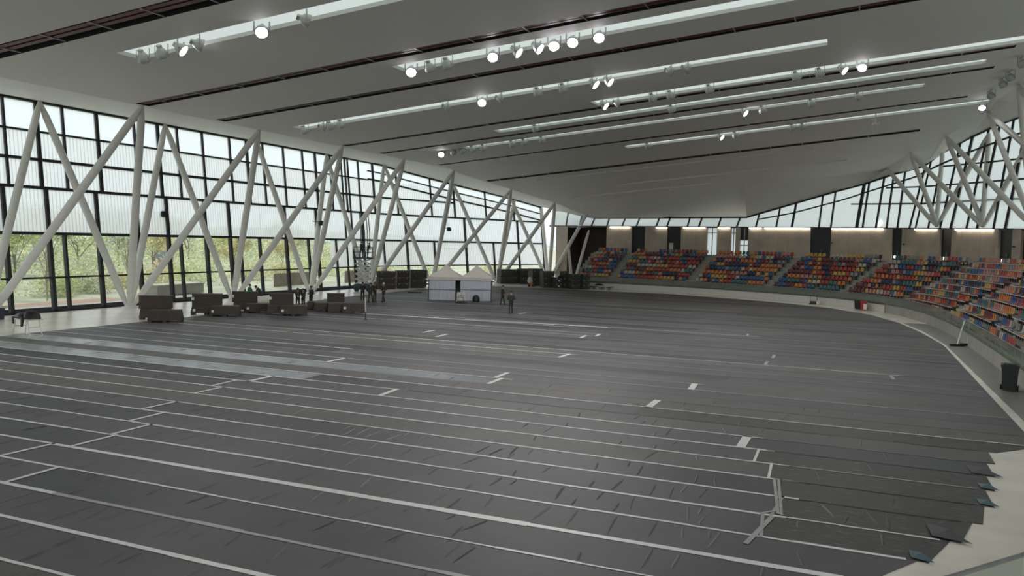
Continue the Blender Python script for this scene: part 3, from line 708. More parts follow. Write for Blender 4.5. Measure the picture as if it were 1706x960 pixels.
# each mullion: foot column, head column, width, kind of head (0 = to the top)
mull = [(943, 940, .14), (965, 963, .14), (985, 985, .14), (1011, 1011, .16), (1036, 1038, .14), (1060, 1062, .14), (1093, 1095, .14), (1111, 1113, .14), (1145, 1146, .14), (1164, 1166, .14), (1196, 1198, .14), (1227, 1230, .14), (1259, 1262, .14),
        (1293, 1297, .14), (1319, 1324, .2), (1364, 1369, .14), (1384, 1390, .14), (1427, 1436, .3), (1437, 1444, .14), (1459, 1469, .14), (1477, 1484, .14), (1495, 1501, .14), (1515, 1531, .3), (1525, 1540, .12), (1546, 1560, .12), (1584, 1606, .26), (1566, 1586, .12), (1610, 1632, .12), (1628, 1650, .2), (1675, 1697, .26), (1655, 1672, .12), (1722, 1745, .2)]
rails = [[(1258, 366), (1319, 355), (1406, 332), (1438, 321), (1485, 306), (1519, 295), (1556, 276), (1600, 256), (1635, 243), (1706, 216), (1760, 196)], [(1406, 340), (1530, 339), (1620, 334), (1706, 330), (1770, 326)],
         [(1469, 313), (1529, 311), (1620, 304), (1706, 297), (1770, 292)], [(1565, 277), (1640, 270), (1706, 263), (1770, 256)]]
for bi, (xa, xb) in enumerate(spans):
    w = struct(empty('window_%d' % (len(bays) + 1 + bi), wall_pt((xa + xb) / 2, 380))); L0 = w.location.copy()
    f = MB()
    for (xf, xh, wd) in mull:
        if xa <= xf < xb:
            f.beam(wall_pt(xf, wtop(xf)) - L0, wall_pt(xh, gt(xh), .9) - L0, wd * 1.15, .2)
    n = 10
    for q in range(n):
        x0, x1 = xa + (xb - xa) * q / n, xa + (xb - xa) * (q + 1) / n
        f.beam(wall_pt(x0, gt(x0), .9) - L0, wall_pt(x1, gt(x1), .9) - L0, .16, .2)
        f.beam(wall_pt(x0, wtop(x0), .1) - L0, wall_pt(x1, wtop(x1), .1) - L0, .12, .2)
        for r in rails:
            if r[0][0] <= x0 and x1 <= r[-1][0]:
                y0, y1 = interp(r, x0), interp(r, x1); k = .45
                f.beam(wall_pt(x0, y0, k) - L0, wall_pt(x1, y1, k) - L0, .14, .16)
    f.build('window_frame', M['frame'], w)
    g = MB()
    for q in range(n):
        x0, x1 = xa + (xb - xa) * q / n, xa + (xb - xa) * (q + 1) / n
        g.quad(wall_pt(x0, wtop(x0), .06) - L0, wall_pt(x1, wtop(x1), .06) - L0, wall_pt(x1, gt(x1), .96) - L0, wall_pt(x0, gt(x0), .96) - L0)
    g.build('pane', M['glass_m'], w)

# ------------------------------------------------------------------ grandstand
NR = 9
def row_off(r): return .55 + .85 * r
def row_z(r): return .65 + .475 * r
sg = MB()
s0, s1 = 0.0, FRONT.L - 16
NS = 90
prof = [(0.0, 0.0), (0.0, .95), (.12, .95), (.12, row_z(0))]
for r in range(NR):
    prof.append((row_off(r) + .42, row_z(r)));
    if r < NR - 1: prof.append((row_off(r) + .42, row_z(r + 1)))
prof += [(row_off(NR - 1) + .42, 4.62), (11.0, 4.62), (14.5, 4.62), (14.5, 0)]
pv = []
for q in range(NS + 1):
    t = s0 + (s1 - s0) * q / NS
    for (d, z) in prof:
        p = FRONT.off(t, d, 3.0); pv.append((p[0], p[1], z))
K = len(prof); fs = []
for q in range(NS):
    for j in range(K - 1): fs.append((q * K + j, q * K + j + 1, (q + 1) * K + j + 1, (q + 1) * K + j))
sg.add(pv, fs); sg.add(pv[:K], [tuple(range(K))]); 
struct(sg.build('floor_grandstand', M['stand']))
pb = MB()
for q in range(12):
    a, c = FRONT.off(s1 + (FRONT.L - 3 - s1) * q / 12, .06, 3), FRONT.off(s1 + (FRONT.L - 3 - s1) * (q + 1) / 12, .06, 3)
    pb.beam((a[0], a[1], .475), (c[0], c[1], .475), .12, .95)
struct(pb.build('wall_parapet', M['stand']))
tk = MB(); L_ = [(5.75, 27), (5.75, 55), (5.2, 63), (4.2, 70)]; R_ = [(7.15, 27), (7.2, 55), (6.9, 63), (6.3, 70)]
for q in range(3): tk.quad((*L_[q], .004), (*R_[q], .004), (*R_[q + 1], .004), (*L_[q + 1], .004))
struct(tk.build('floor_side_strip', M['strip']))
# white boards low along the front, glass above
bd = empty('perimeter_board', tuple(FRONT.at(20)[0]) + (0,), 0, 'long low white board along the foot of the far seats', 'board'); L0 = bd.location
m = MB(); nb = 60; sB0, sB1 = 2.0, FRONT.cross_px(1475, 515)[0]
cap = MB()
for q in range(nb):
    a, c = FRONT.off(sB0 + (sB1 - sB0) * q / nb, -.08, 3), FRONT.off(sB0 + (sB1 - sB0) * (q + 1) / nb, -.08, 3)
    a3, c3 = Vector((a[0], a[1], .36)) - L0, Vector((c[0], c[1], .36)) - L0
    m.beam(a3, c3, .06, .7); cap.beam(a3 + Vector((0, 0, .37)), c3 + Vector((0, 0, .37)), .09, .04)
m.build('board', M['board'], bd); cap.build('top_cap', M['steel'], bd)
bal = empty('glass_balustrade', tuple(FRONT.at(60)[0]) + (0,), 0, 'greenish glass balustrade with thin rail in front of the seats', 'balustrade'); L0 = bal.location
sb0, sb1 = 1.0, FRONT.L - 3
nP = 70; rail = MB()
for q in range(nP):
    ta, tb = sb0 + (sb1 - sb0) * q / nP, sb0 + (sb1 - sb0) * (q + 1) / nP
    a, c = FRONT.off(ta, -.02, 3), FRONT.off(tb, -.02, 3)
    a3, c3 = Vector((a[0], a[1], 0)) - L0, Vector((c[0], c[1], 0)) - L0
    g = MB(); e = (c3 - a3).normalized() * .03
    g.beam(a3 + e + Vector((0, 0, 1.12)), c3 - e + Vector((0, 0, 1.12)), .02, .72); g.build('glass_panel', M['glass_b'], bal)
    rail.beam(a3 + Vector((0, 0, 1.5)), c3 + Vector((0, 0, 1.5)), .05, .04)
    if q % 2 == 0: rail.beam(a3 + Vector((0, 0, .74)), a3 + Vector((0, 0, 1.5)), .03, .03)
rail.build('rail', M['steel'], bal)

# ------------------------------------------------------------------ seats
def seat_mesh():
    m = MB()
    # shell: one bent profile, front lip -> pan -> back, with rounded shoulders and thickness
    pr = [(-.21, .40, .21), (-.19, .43, .225), (-.02, .41, .23), (.13, .405, .225), (.185, .44, .225), (.205, .56, .225), (.225, .72, .21), (.235, .79, .15)]
    top, bot = [], []
    for (y, z, hw) in pr:
        row = []
        for u in (-1, -.6, 0, .6, 1):
            row.append((u * hw, y - .02 * (abs(u) ** 2), z + .035 * (abs(u) ** 3)))
        top.append(row)
    vs = [p for r in top for p in r]; off = len(vs)
    vs += [(p[0] * .97, p[1] + .025, p[2] - .03) for r in top for p in r]
    fs = []
    n = 5; Kk = len(pr)
    for i in range(Kk - 1):
        for j in range(n - 1):
            a = i * n + j; fs.append((a, a + 1, a + n + 1, a + n)); fs.append((off + a, off + a + n, off + a + n + 1, off + a + 1))
    for i in range(Kk - 1):
        for j in (0, n - 1): a = i * n + j; fs.append((a, a + n, off + a + n, off + a))
    for j in range(n - 1):
        fs.append((j, j + 1, off + j + 1, off + j)); a = (Kk - 1) * n + j; fs.append((a, a + 1, off + a + 1, off + a))
    m.add(vs, fs, 0, True)
    m.box((0, .02, .38), (.12, .3, .05), 0, 1); m.box((0, .19, .2), (.09, .06, .4), 0, 1)
    return m
SEATC = [('red', (188, 62, 50)), ('orange', (222, 126, 62)), ('ochre', (214, 168, 84)), ('teal', (60, 116, 124)), ('blue', (52, 92, 156)), ('navy', (36, 46, 84)), ('beige', (196, 184, 164)), ('maroon', (122, 44, 58)), ('pink', (206, 128, 120)), ('grey', (140, 142, 140))]
WTS = [5, 4, 3, 3, 3, 2, 2, 3, 2, 1.2]
dull = lambda c: tuple(.92 * (v * .88 + .12 * (sum(c) / 3)) for v in c)
SM = {n: mat('seat_' + n, dull(c), .34, var=.06) for n, c in SEATC}
_sm = seat_mesh(); proto = _sm.build('stadium_seat', [SM['red'], M['dgrey']]); me0 = proto.data
bpy.data.objects.remove(proto)
seat_me = {}
for n, c in SEATC:
    q = me0.copy(); q.materials[0] = SM[n]; q.name = 'seat_' + n; seat_me[n] = q
row1 = lambda s: FRONT.off(s, row_off(1), 3)
def s_at_px(x, y=480):                                                # front arc length whose row-one seat stands in pixel column x
    best = None
    for k in range(int(FRONT.L * 4)):
        s = k / 4; p = row1(s); v = Vector((p[0], p[1], 1.6)) - ORG
        if p[1] < 30: continue
        d = abs(proj((p[0], p[1], 1.6))[0] - x)
        if best is None or d < best[0]: best = (d, s)
    return best[1]
ais_px = [957, 1021, 1151, 1281, 1402, 1506, 1594]
AIS = [s_at_px(x) for x in ais_px]
AIS.append(AIS[-1] + 12.5); AIS.append(AIS[-1] + 10)
bnames = ['block beside the corner struts', 'block behind the flat trolley', 'block in the middle of the back wall', 'block behind the small floor post', 'block behind the red bin', 'short block beside the bend', 'long block over the wheeled bin', 'block at the picture edge']
allseats = []
for bi in range(len(AIS) - 1):
    sa, se = AIS[bi] + (1.3 if bi == 6 else .6), AIS[bi + 1] - (.9 if bi == 5 else .6)
    for r in range(NR):
        if r == 0 and bi < 5: continue
        pa, _ = FRONT.at(sa); n = 0
        # arc length of this row between the aisles
        pts = [FRONT.off(sa + (se - sa) * k / 40, row_off(r), 3) for k in range(41)]; pl = Poly2(pts)
        n = int(pl.L / .52)
        for k in range(n):
            t = (k + .5) * pl.L / n; p, d = pl.at(t)
            if R.random() < .015: continue
            X, Y, Z = p[0], p[1], row_z(r)
            x, y, dep = proj((X, Y, Z + .6))
            if dep < 5 or x < 930 or x > 1735 or y > 990: continue
            allseats.append((dep, X, Y, Z, math.atan2(d[1], d[0]), bi, r, k + 1))
allseats.sort(key=lambda a: a[0])
prev = 'red'; runcol = {}
def seat_colour(bi, r, k):
    key = (bi, r)
    if key in runcol and R.random() < .42: return runcol[key]
    c = R.choices([n for n, _ in SEATC], WTS)[0]; runcol[key] = c; return c
cols = {}
for a in sorted(allseats, key=lambda a: (a[5], a[6], a[7])): cols[(a[5], a[6], a[7])] = seat_colour(a[5], a[6], a[7])
stuff = MB(); smats = [SM[n] for n, _ in SEATC] + [M['dgrey']]; cidx = {n: i for i, (n, _) in enumerate(SEATC)}
nthing = 0
for (dep, X, Y, Z, rz, bi, r, k) in allseats:
    cn = cols[(bi, r, k)]
    if nthing < 290:
        o = bpy.data.objects.new('stadium_seat', seat_me[cn]); COL.objects.link(o); o.location = (X, Y, Z); o.rotation_euler = (0, 0, rz)
        tag(o, '%s plastic seat, %s from its far aisle, %s row, %s' % (cn, ordn(k), ORD[r + (0 if bi < 5 else 1)], bnames[bi]), 'seat', 'plastic seats in the stand'); nthing += 1
    else:
        mt = Matrix.Translation((X, Y, Z)) @ Matrix.Rotation(rz, 4, 'Z')
        o = len(stuff.v); stuff.v += [tuple(mt @ Vector(v)) for v in _sm.v]
        stuff.f += [tuple(i + o for i in f) for f in _sm.f]; stuff.mi += [cidx[cn] if mi == 0 else len(SEATC) for mi in _sm.mi]; stuff.smooth += _sm.smooth
o = stuff.build('stadium_seating', smats); tag(o, 'hundreds of red, orange, blue and teal plastic seats in the far stand', 'seats', kind='stuff')
# pale beams that carry the seats
bm_ = MB()
for bi in range(len(AIS) - 1):
    sa, se = AIS[bi] + .7, AIS[bi + 1] - .7
    for r in range(NR):
        if bi < 5: continue
        for q in range(8):
            a, c = FRONT.off(sa + (se - sa) * q / 8, row_off(r) - .16, 3), FRONT.off(sa + (se - sa) * (q + 1) / 8, row_off(r) - .16, 3)
            bm_.beam((a[0], a[1], row_z(r) + .36), (c[0], c[1], row_z(r) + .36), .06, .07)
struct(bm_.build('trim_seat_beams', M['board']))
# aisle steps
st = MB()
for bi, s in enumerate(AIS[1:-1]):
    for r in range(NR - 1):
        for hh in (0,):
            p = FRONT.off(s, row_off(r) + .28, 3); g = FRONT.tan(s, 3)
            st.box((p[0], p[1], row_z(r) + .12), (1.05, .3, .235), math.atan2(g[1], g[0]))
struct(st.build('floor_aisle_steps', M['stand']))

# ------------------------------------------------------------------ spotlights
def ceil_hit(x, y):
    d = ray(x, y)
    for i in range(200, 1500):
        p = ORG + d * (i * .1)
        if p[2] >= zc(p[0], p[1]): return p
    return p
def spot_proto():
    root = empty('spotlight', (0, 0, 0))
    y = MB(); y.tube((0, 0, 0), (0, 0, -.12), .05, .05, 8)
    for sx in (-1, 1): y.beam((sx * .30, 0, -.12), (sx * .30, 0, -.62), .03, .06); y.beam((0, 0, -.12), (sx * .31, 0, -.12), .06, .03)
    y.build('yoke', M['lampmetal'], root); return root
spots = {0: [(238, 98, 0), (269, 90, 0), (301, 86, 2), (331, 76, 3), (436, 53, 1), (509, 37, 3)],
         1: [(685, 115, 1), (716, 110, 0), (745, 104, 0), (821, 92, 1), (861, 84, 2), (896, 76, 2), (923, 71, 1), (954, 65, 1), (998, 57, 1)],
         2: [(507, 214, 0), (538, 209, 3), (550, 208, 0), (568, 205, 0), (745, 175, 3), (803, 168, 1), (834, 162, 3), (896, 152, 0), (938, 146, 0), (990, 137, 2), (1014, 134, 2), (1117, 114, 3), (1145, 111, 3)],
         3: [(1007, 171, 2), (1029, 166, 3), (1087, 156, 0), (1117, 151, 0), (1182, 141, 0), (1327, 118, 0), (1366, 114, 0), (1405, 105, 2), (1437, 103, 1)],
         4: [(892, 215, 0), (1119, 180, 0)],
         5: [(735, 258, 1), (755, 256, 0), (770, 253, 0), (787, 251, 0), (805, 249, 0), (853, 241, 0), (873, 240, 0), (903, 236, 0), (1240, 188, 2), (1270, 183, 0), (1352, 171, 0), (1430, 162, 0)],
         6: [(1079, 243, 0), (1201, 227, 2), (1225, 224, 0), (1320, 212, 0), (1337, 210, 0)]}
tn = ['first', 'second', 'third', 'fourth', 'fifth', 'sixth', 'seventh']
yp = MB(); yp.tube((0, 0, .5), (0, 0, -.1), .03, .03, 8); yp.beam((-.31, 0, -.1), (.31, 0, -.1), .07, .03)
for sx in (-1, 1): yp.beam((sx * .31, 0, -.1), (sx * .31, 0, -.58), .03, .07)
yo = yp.build('yoke', M['lampmetal']); yme = yo.data; bpy.data.objects.remove(yo)
hp = MB(); hp.lathe([(0, .26), (.12, .25), (.2, .12), (.27, -.02), (.29, -.14), (.29, -.18), (.25, -.18), (.25, -.14)], 18)
hp.box((0, 0, .3), (.2, .14, .14)); ho = hp.build('housing', M['lampmetal']); hme = ho.data; bpy.data.objects.remove(ho)
lp = MB(); lp.lathe([(0, -.165), (.15, -.16), (.25, -.14)], 18); lo_ = lp.build('lens', M['lamplens']); lme = lo_.data
lme_on = lme.copy(); lme_on.materials[0] = M['lampon']; bpy.data.objects.remove(lo_)
LAMPW = 900
def spotlight(p, state, label, group, size=1.0, watt=LAMPW):
    root = empty('spotlight', p, 0, label, 'spotlight', group)
    tocam = ORG - Vector(p); az = math.atan2(tocam[1], tocam[0])
    if state == 1: dirv = (tocam.normalized() * .75 + Vector((0, 0, -.55))).normalized()
    elif state == 2: dirv = (Vector((math.cos(az + 1.15), math.sin(az + 1.15), 0)) * .8 + Vector((0, 0, -.6))).normalized()
    elif state == 3: dirv = (Vector((math.cos(az + 1.7), math.sin(az + 1.7), 0)) * .95 + Vector((0, 0, -.3))).normalized()
    else: dirv = (Vector((math.cos(az + 2.6), math.sin(az + 2.6), 0)) * .6 + Vector((0, 0, -.75))).normalized()
    yaw_ = math.atan2(dirv[1], dirv[0]) - PI / 2
    y = bpy.data.objects.new('yoke', yme); COL.objects.link(y); y.parent = root; y.rotation_euler = (0, 0, yaw_); y.scale = (size,) * 3
    q = Vector((0, 0, -1)).rotation_difference(dirv).to_euler()
    h = bpy.data.objects.new('housing', hme); COL.objects.link(h); h.parent = root; h.location = (0, 0, -.5 * size); h.rotation_euler = q; h.scale = (size,) * 3
    l = bpy.data.objects.new('lens', lme_on if state in (1, 2) else lme); COL.objects.link(l); l.parent = h
    if state in (1, 2):
        l['label'] = 'glowing white lens'
        ld = bpy.data.lights.new('lamp_light', 'SPOT'); ld.energy = watt; ld.spot_size = math.radians(165); ld.spot_blend = .6; ld.shadow_soft_size = .3; ld.color = (1, .985, .96)
        lb_ = bpy.data.objects.new('lamp_light', ld); COL.objects.link(lb_); lb_.parent = root; lb_.location = Vector((0, 0, -.5 * size)) + dirv * .35
for k, lst in spots.items():
    yT, hw, xa, xb = trough_of[k]
    for j, (x, y, stt) in enumerate(lst):
        p = hit(x, y, 1, yT); zz = zc(p[0], yT)
        spotlight((p[0], yT, zz + .36), stt, '%s spotlight, %s from the window side in the %s light trough from the camera' % ('lit' if stt in (1, 2) else 'unlit', ordn(j + 1), tn[k]), 'round spotlights along the light troughs', 1.15)
for j, (x, y, stt) in enumerate([(1637, 168, 1), (1652, 148, 0), (1672, 128, 0), (1684, 116, 0), (1704, 92, 0)]):
    p = ceil_hit(x, y)
    spotlight(p, stt, ['lit spotlight hanging at the stand-side end of the last trough', 'unlit spotlight at the ceiling edge just before the strut tip', 'lower unlit spotlight of the pair above the strut tip', 'upper unlit spotlight of the pair above the strut tip', 'unlit spotlight at the picture edge above the others'][j], 'round spotlights at the stand-side ceiling edge', 1.1, 60)
for j, (x, y) in enumerate([(1459, 190), (1277, 274), (1119, 302)]):
    p = ceil_hit(x, y); root = empty('hanging_projector', p, 0, ['white hanging lamp below the end of the seventh trough', 'white hanging lamp beside the second unlit groove', 'white hanging lamp beside the last unlit groove'][j], 'lamp', 'small white hanging lamps')
    m = MB(); m.tube((0, 0, .1), (0, 0, -.8), .05, .05, 8); m.build('stem', M['white'], root)
    m = MB(); m.lathe([(0, .22), (.2, .15), (.32, 0), (.34, -.14), (.3, -.2), (0, -.2)], 14, c=(0, 0, -1.0)); m.box((.3, 0, -.9), (.2, .3, .22)); m.build('housing', M['white'], root)

# ------------------------------------------------------------------ boxes, crates, cases
def rot(v, a): return Vector((v[0] * math.cos(a) - v[1] * math.sin(a), v[0] * math.sin(a) + v[1] * math.cos(a), v[2]))
def low_crate(p, rz, L, W, Hh, label, lab=True, group='brown crates on the floor'):
    root = empty('pallet_crate', p, rz, label, 'crate', group)
    m = MB(); m.box((0, 0, .14 + (Hh - .14) / 2), (L, W, Hh - .14), 0, 0, .1); m.build('body', M['crate'], root)
    m = MB(); m.box((0, 0, Hh + .02), (L * .92, W * .92, .05), 0, 0, .02); m.build('lid', M['crate2'], root)
    for sx in (-1, 0, 1):
        for sy in (-1, 1):
            f = MB(); f.box((sx * (L / 2 - .14), sy * (W / 2 - .12), .07), (.24, .2, .14), 0, 0, .1); f.build('foot', M['crate'], root)
    if lab:
        m = MB(); m.box((-L * .38, -W / 2 * .98, Hh * .55), (.17, .05, .17)); m.build('label', M['label'], root)
    return root
def panel_box(p, rz, L, W, Hh, label, lab=False, group='brown boxes standing on crates'):
    root = empty('panel_box', p, rz, label, 'box', group)
    m = MB(); m.box((0, 0, Hh / 2), (L, W, Hh), 0, 0, .01); m.build('body', M['crate'], root)
    m = MB(); m.box((0, 0, Hh + .02), (L * 1.02, W * 1.05, .05)); m.build('lid', M['crate2'], root)
    m = MB()
    for sx in (-1, 1): m.box((sx * L * .3, -W / 2 - .01, Hh * .86), (.14, .04, .12))
    m.build('latch', M['dgrey'], root)
    if lab:
        m = MB(); m.box((-L * .5 + .06, -W / 2 - .01, Hh * .6), (.18, .04, .2)); m.build('label', M['label'], root)
    return root
def crate_at(xl, xr, yb, h_px, depth, label, **kw):
    a, c = fl(xl, yb), fl(xr, yb); z = proj((a + c) / 2)[2]
    L = (c - a).length; d = (c - a).normalized(); rz = math.atan2(d[1], d[0]); n = Vector((-d[1], d[0], 0))
    p = (a + c) / 2 + n * depth / 2
    return low_crate(tuple(p), rz, L, depth, h_px * z / F * 1.0, label, **kw), p, rz, z, n
crates = [  # front-left px, front-right px, base y, height px, label
    (231, 284, 533, 17, 'brown crate with a box standing on it, first group from the table'),
    (245, 302, 538, 20, 'low brown crate in front, first group from the table'),
    (317, 368, 525, 15, 'brown crate with a box standing on it, second group from the table'),
    (348, 400, 528, 17, 'low brown crate in front, second group from the table'),
    (387, 430, 519, 14, 'brown crate with a box standing on it, third group from the table'),
    (408, 449, 522, 15, 'low brown crate in front, third group from the table'),
    (444, 500, 525, 16, 'brown crate with a box standing on it, fourth group from the table'),
    (465, 512, 527, 17, 'low brown crate in front with white label, fourth group'),
    (511, 527, 517, 13, 'small end of a brown crate behind the fourth group'),
    (523, 548, 519, 13, 'short brown crate beside the gap, fifth group from the table'),
    (546, 572, 521, 14, 'middle brown crate of the fifth group from the table'),
    (570, 608, 522, 16, 'brown crate with white label nearest the thin pole')]
uppers = {0: (232, 283, 21), 2: (320, 367, 18), 4: (387, 427, 17), 6: (449, 488, 18), 9: (545, 574, 14)}
upw = {0: 'first', 2: 'second', 4: 'third', 6: 'fourth', 9: 'fifth'}
for i, (xl, xr, yb, hp_, lb) in enumerate(crates):
    dep = 1.0 if i not in (8, 9, 10) else 1.3
    if i == 0: dep = .8
    a = fl(xl, yb)
    root, p, rz, z, n = crate_at(xl, xr, yb, hp_ * .98, dep, lb, lab=i in (2, 3, 5, 7, 11))
    if i in uppers:
        x0, x1, hpx = uppers[i]; L = (x1 - x0) * z / F; topz = hp_ * .98 * z / F + .05
        mid = ((x0 + x1) / 2 - (xl + xr) / 2) * z / F
        q = Vector(p) + rot((mid, .05, 0), rz) + (n * .6 if i == 9 else Vector((0, 0, 0)))
        panel_box((q[0], q[1], topz), rz, L, .55, hpx * z / F, 'flat brown box standing upright on the back crate, %s group from the table' % upw[i], lab=i in (2, 4, 6))
        if i == 9: pass
# white roll between the third and fourth crate groups
p = fl(440, 512); root = empty('paper_roll', (p[0], p[1], .62), facing(p), 'white paper roll lying across the crates of the third group', 'roll'); m = MB()
m.tube((-1.0, 0, 0), (1.0, 0, 0), .28, .28, 14); m.build('roll', M['label'], root); m = MB(); m.box((-.6, 0, -.45), (.1, .4, .35)); m.box((.6, 0, -.45), (.1, .4, .35)); m.build('cradle', M['crate'], root)

def case(p, rz, L, W, Hh, label, group, m_='olive'):
    root = empty('equipment_case', p, rz, label, 'case', group)
    k = Hh * .74
    b = MB(); b.box((0, 0, k / 2 + .02), (L, W, k - .04)); b.box((0, -W / 2, k * .5), (L * .8, .04, k * .12)); b.build('body', M[m_], root)
    b = MB(); b.box((0, 0, k + (Hh - k) / 2), (L * 1.01, W * 1.02, Hh - k - .01)); b.build('lid', M['olive2'], root)
    b = MB()
    for sx in (-.3, .3): b.box((sx * L, -W / 2 - .02, k), (.1, .05, .14))
    b.build('latch', M['steel'], root)
    for sx in (-1, 1):
        h = MB(); h.tube((sx * (L / 2 + .03), -.14, k * .6), (sx * (L / 2 + .03), .14, k * .6), .025, .025, 6); h.build('handle', M['black'], root)
    return root
tier = {1: ['only'], 2: ['lower', 'upper'], 3: ['bottom', 'middle', 'top']}
def stack(xl, xr, yb, ytop, n, depth, where, group, m_='olive', label_white=False):
    a, c = fl(xl, yb), fl(xr, yb); z = proj((a + c) / 2)[2]; d = (c - a).normalized(); rz = math.atan2(d[1], d[0]); nn = Vector((-d[1], d[0], 0))
    p = (a + c) / 2 + nn * depth / 2; L = (c - a).length * .985; Ht = (yb - ytop) * z / F; h = Ht / n
    for k in range(n):
        o = case((p[0] + R.uniform(-.03, .03), p[1] + R.uniform(-.03, .03), h * k), rz, L, depth, h, '%s olive case of the stack %s' % (tier[n][k], where), group, m_)
        if label_white and k < 2:
            b = MB(); b.box((0, -depth / 2 - .02, h * .45), (.2, .06, .2)); b.build('label', M['label'], o)
G1, G2, G3 = 'olive cases stacked left of the tent', 'olive cases stacked behind the tent', 'olive cases stacked by the far seats'
stack(630, 659, 482, 452, 3, 1.3, 'right behind the scissor lift', G1, 'crate')
stack(661, 682, 481, 451, 3, 1.3, 'in the middle left of the tent', G1, 'crate')
stack(684, 711, 480, 450, 2, 1.6, 'touching the left of the tent', G1)
stack(834, 866, 473, 449, 2, 1.5, 'just right of the tent', G2)
stack(868, 885, 473.5, 448, 2, 1.5, 'beside the white sacked machine', G2)
stack(887, 904, 477, 448, 2, 1.6, 'with dark racks behind the machine', G2)
stack(905, 924, 480, 452, 3, 1.2, 'under the far window strut', G3)
stack(925, 937, 481, 463, 2, 1.1, 'with white paper labels', G3, label_white=True)
stack(938, 948, 481, 452, 3, 1.1, 'between the labelled cases and corner strut', G3)
stack(951, 968, 482, 457, 3, 1.2, 'below the white V struts', G3)
stack(971, 983, 482.5, 457, 3, 1.2, 'nearest the flat trolley', G3)
# cable pile on the cases
p = fl(931, 481); root = empty('cable_coil', (p[0], p[1] + .6, 1.30), 0, 'dark coil of cable lying on the labelled cases', 'cable'); m = MB()
for k in range(4):
    for q in range(14):
        a, c = 2 * PI * q / 14, 2 * PI * (q + 1) / 14; r = .42 - .05 * k
        m.tube((r * math.cos(a), r * math.sin(a), .04 + .07 * k), (r * math.cos(c), r * math.sin(c), .04 + .07 * k), .04, .04, 6)
m.build('coil', M['black'], root)
# small machine with white sack
p = fl(884, 478); rz = facing(p); root = empty('floor_machine', tuple(p), rz, 'small orange machine under a white sack before the olive cases', 'machine')
m = MB(); m.box((.05, 0, .35), (.65, .5, .3), 0, 0, .15); m.build('chassis', M['orange'], root)
for sx in (-.2, .3):
    m = MB(); m.tube((sx, -.26, .18), (sx, .26, .18), .18, .18, 14); m.build('wheel', M['black'], root)
m = MB(); m.lathe([(0, .5), (.3, .52), (.34, .8), (.27, 1.1), (.12, 1.28), (0, 1.3)], 12, c=(-.1, 0, 0)); m.build('sack', M['pale'], root)
# flat trolley
p = at_wall(1010, 1.5); g = FRONT.tan(14); rz = math.atan2(g[1], g[0]); root = empty('flat_trolley', (p[0], p[1], 0), rz, 'low flat trolley parked in front of the far seats', 'trolley')
m = MB(); m.box((0, 0, .42), (3.2, 1.2, .1)); m.build('deck', M['pale'], root); m = MB(); m.box((0, 0, .34), (3.3, 1.25, .08)); m.build('frame', M['black'], root)
for sx in (-1.2, 0, 1.2):
    for sy in (-.45, .45):
        m = MB(); m.tube((sx, sy - .05, .15), (sx, sy + .05, .15), .15, .15, 12); m.build('wheel', M['board'], root)
m = MB(); m.box((-.1, 0, .6), (1.1, .7, .25), .2, 0, .5); m.build('folded_cover', M['black'], root)
m = MB(); m.tube((-1.6, 0, .4), (-2.2, 0, .2), .04, .04, 8); m.build('drawbar', M['black'], root)
# thin plank left of tent
p = fl(691, 488); root = empty('floor_plank', tuple(p), .5, 'thin dark plank lying left of the white tent', 'plank'); m = MB(); m.box((0, 0, .06), (1.6, .35, .1)); m.build('board', M['dgrey'], root); m = MB(); m.box((-.5, 0, .02), (.1, .4, .03)); m.box((.5, 0, .02), (.1, .4, .03)); m.build('batten', M['black'], root)

# ------------------------------------------------------------------ tent
A = fl(714, 500); B = fl(806, 502); dv = (B - A); Lt = 6.0; rz = math.atan2(dv[1], dv[0]); Wt = 3.6
root = empty('marquee_tent', tuple(A), rz, 'white twin-peaked marquee tent with plastic side walls', 'tent')
Ht = 2.25
for hx in (0, 1):
    x0 = hx * Lt / 2; x1 = x0 + Lt / 2; m = MB(); ap = Vector(((x0 + x1) / 2, Wt / 2, Ht + 1.15)); e = .12
    cs = [(x0 - (e if hx == 0 else 0), -e, Ht), (x1 + (e if hx else 0), -e, Ht), (x1 + (e if hx else 0), Wt + e, Ht), (x0 - (e if hx == 0 else 0), Wt + e, Ht)]
    cs = [Vector(c) for c in cs]
    for q in range(4):
        a, c = cs[q], cs[(q + 1) % 4]; am, cm = a.lerp(ap, .55) - Vector((0, 0, .1)), c.lerp(ap, .55) - Vector((0, 0, .1))
        m.quad(a, c, cm, am); m.poly([am, cm, ap]); m.quad(a - Vector((0, 0, .28)), c - Vector((0, 0, .28)), c, a)
    m.build('roof', M['canvas'], root)
for (x, y) in ((0, 0), (Lt / 2, 0), (Lt, 0), (0, Wt), (Lt / 2, Wt), (Lt, Wt)):
    m = MB(); m.tube((x, y, 0), (x, y, Ht), .04, .04, 8); m.build('pole', M['dgrey'], root)
def curtain(a, c, name):
    m = MB(); n = 26; a, c = Vector(a), Vector(c); d = (c - a).normalized(); nn = Vector((-d[1], d[0], 0))
    for q in range(n):
        u, v = q / n, (q + 1) / n; f = lambda w: nn * .035 * math.sin(w * 40)
        m.quad(a.lerp(c, u) + f(u) + Vector((0, 0, .02)), a.lerp(c, v) + f(v) + Vector((0, 0, .02)), a.lerp(c, v) + f(v) * .4 + Vector((0, 0, Ht - .1)), a.lerp(c, u) + f(u) * .4 + Vector((0, 0, Ht - .1)))
    m.build(name, M['plastic'], root)
curtain((0, 0, 0), (2.55, 0, 0), 'side_wall'); curtain((3.0, 0, 0), (Lt, 0, 0), 'side_wall'); curtain((0, Wt, 0), (0, 0, 0), 'side_wall'); curtain((Lt, 0, 0), (Lt, Wt, 0), 'side_wall'); curtain((Lt, Wt, 0), (0, Wt, 0), 'side_wall')
m = MB()
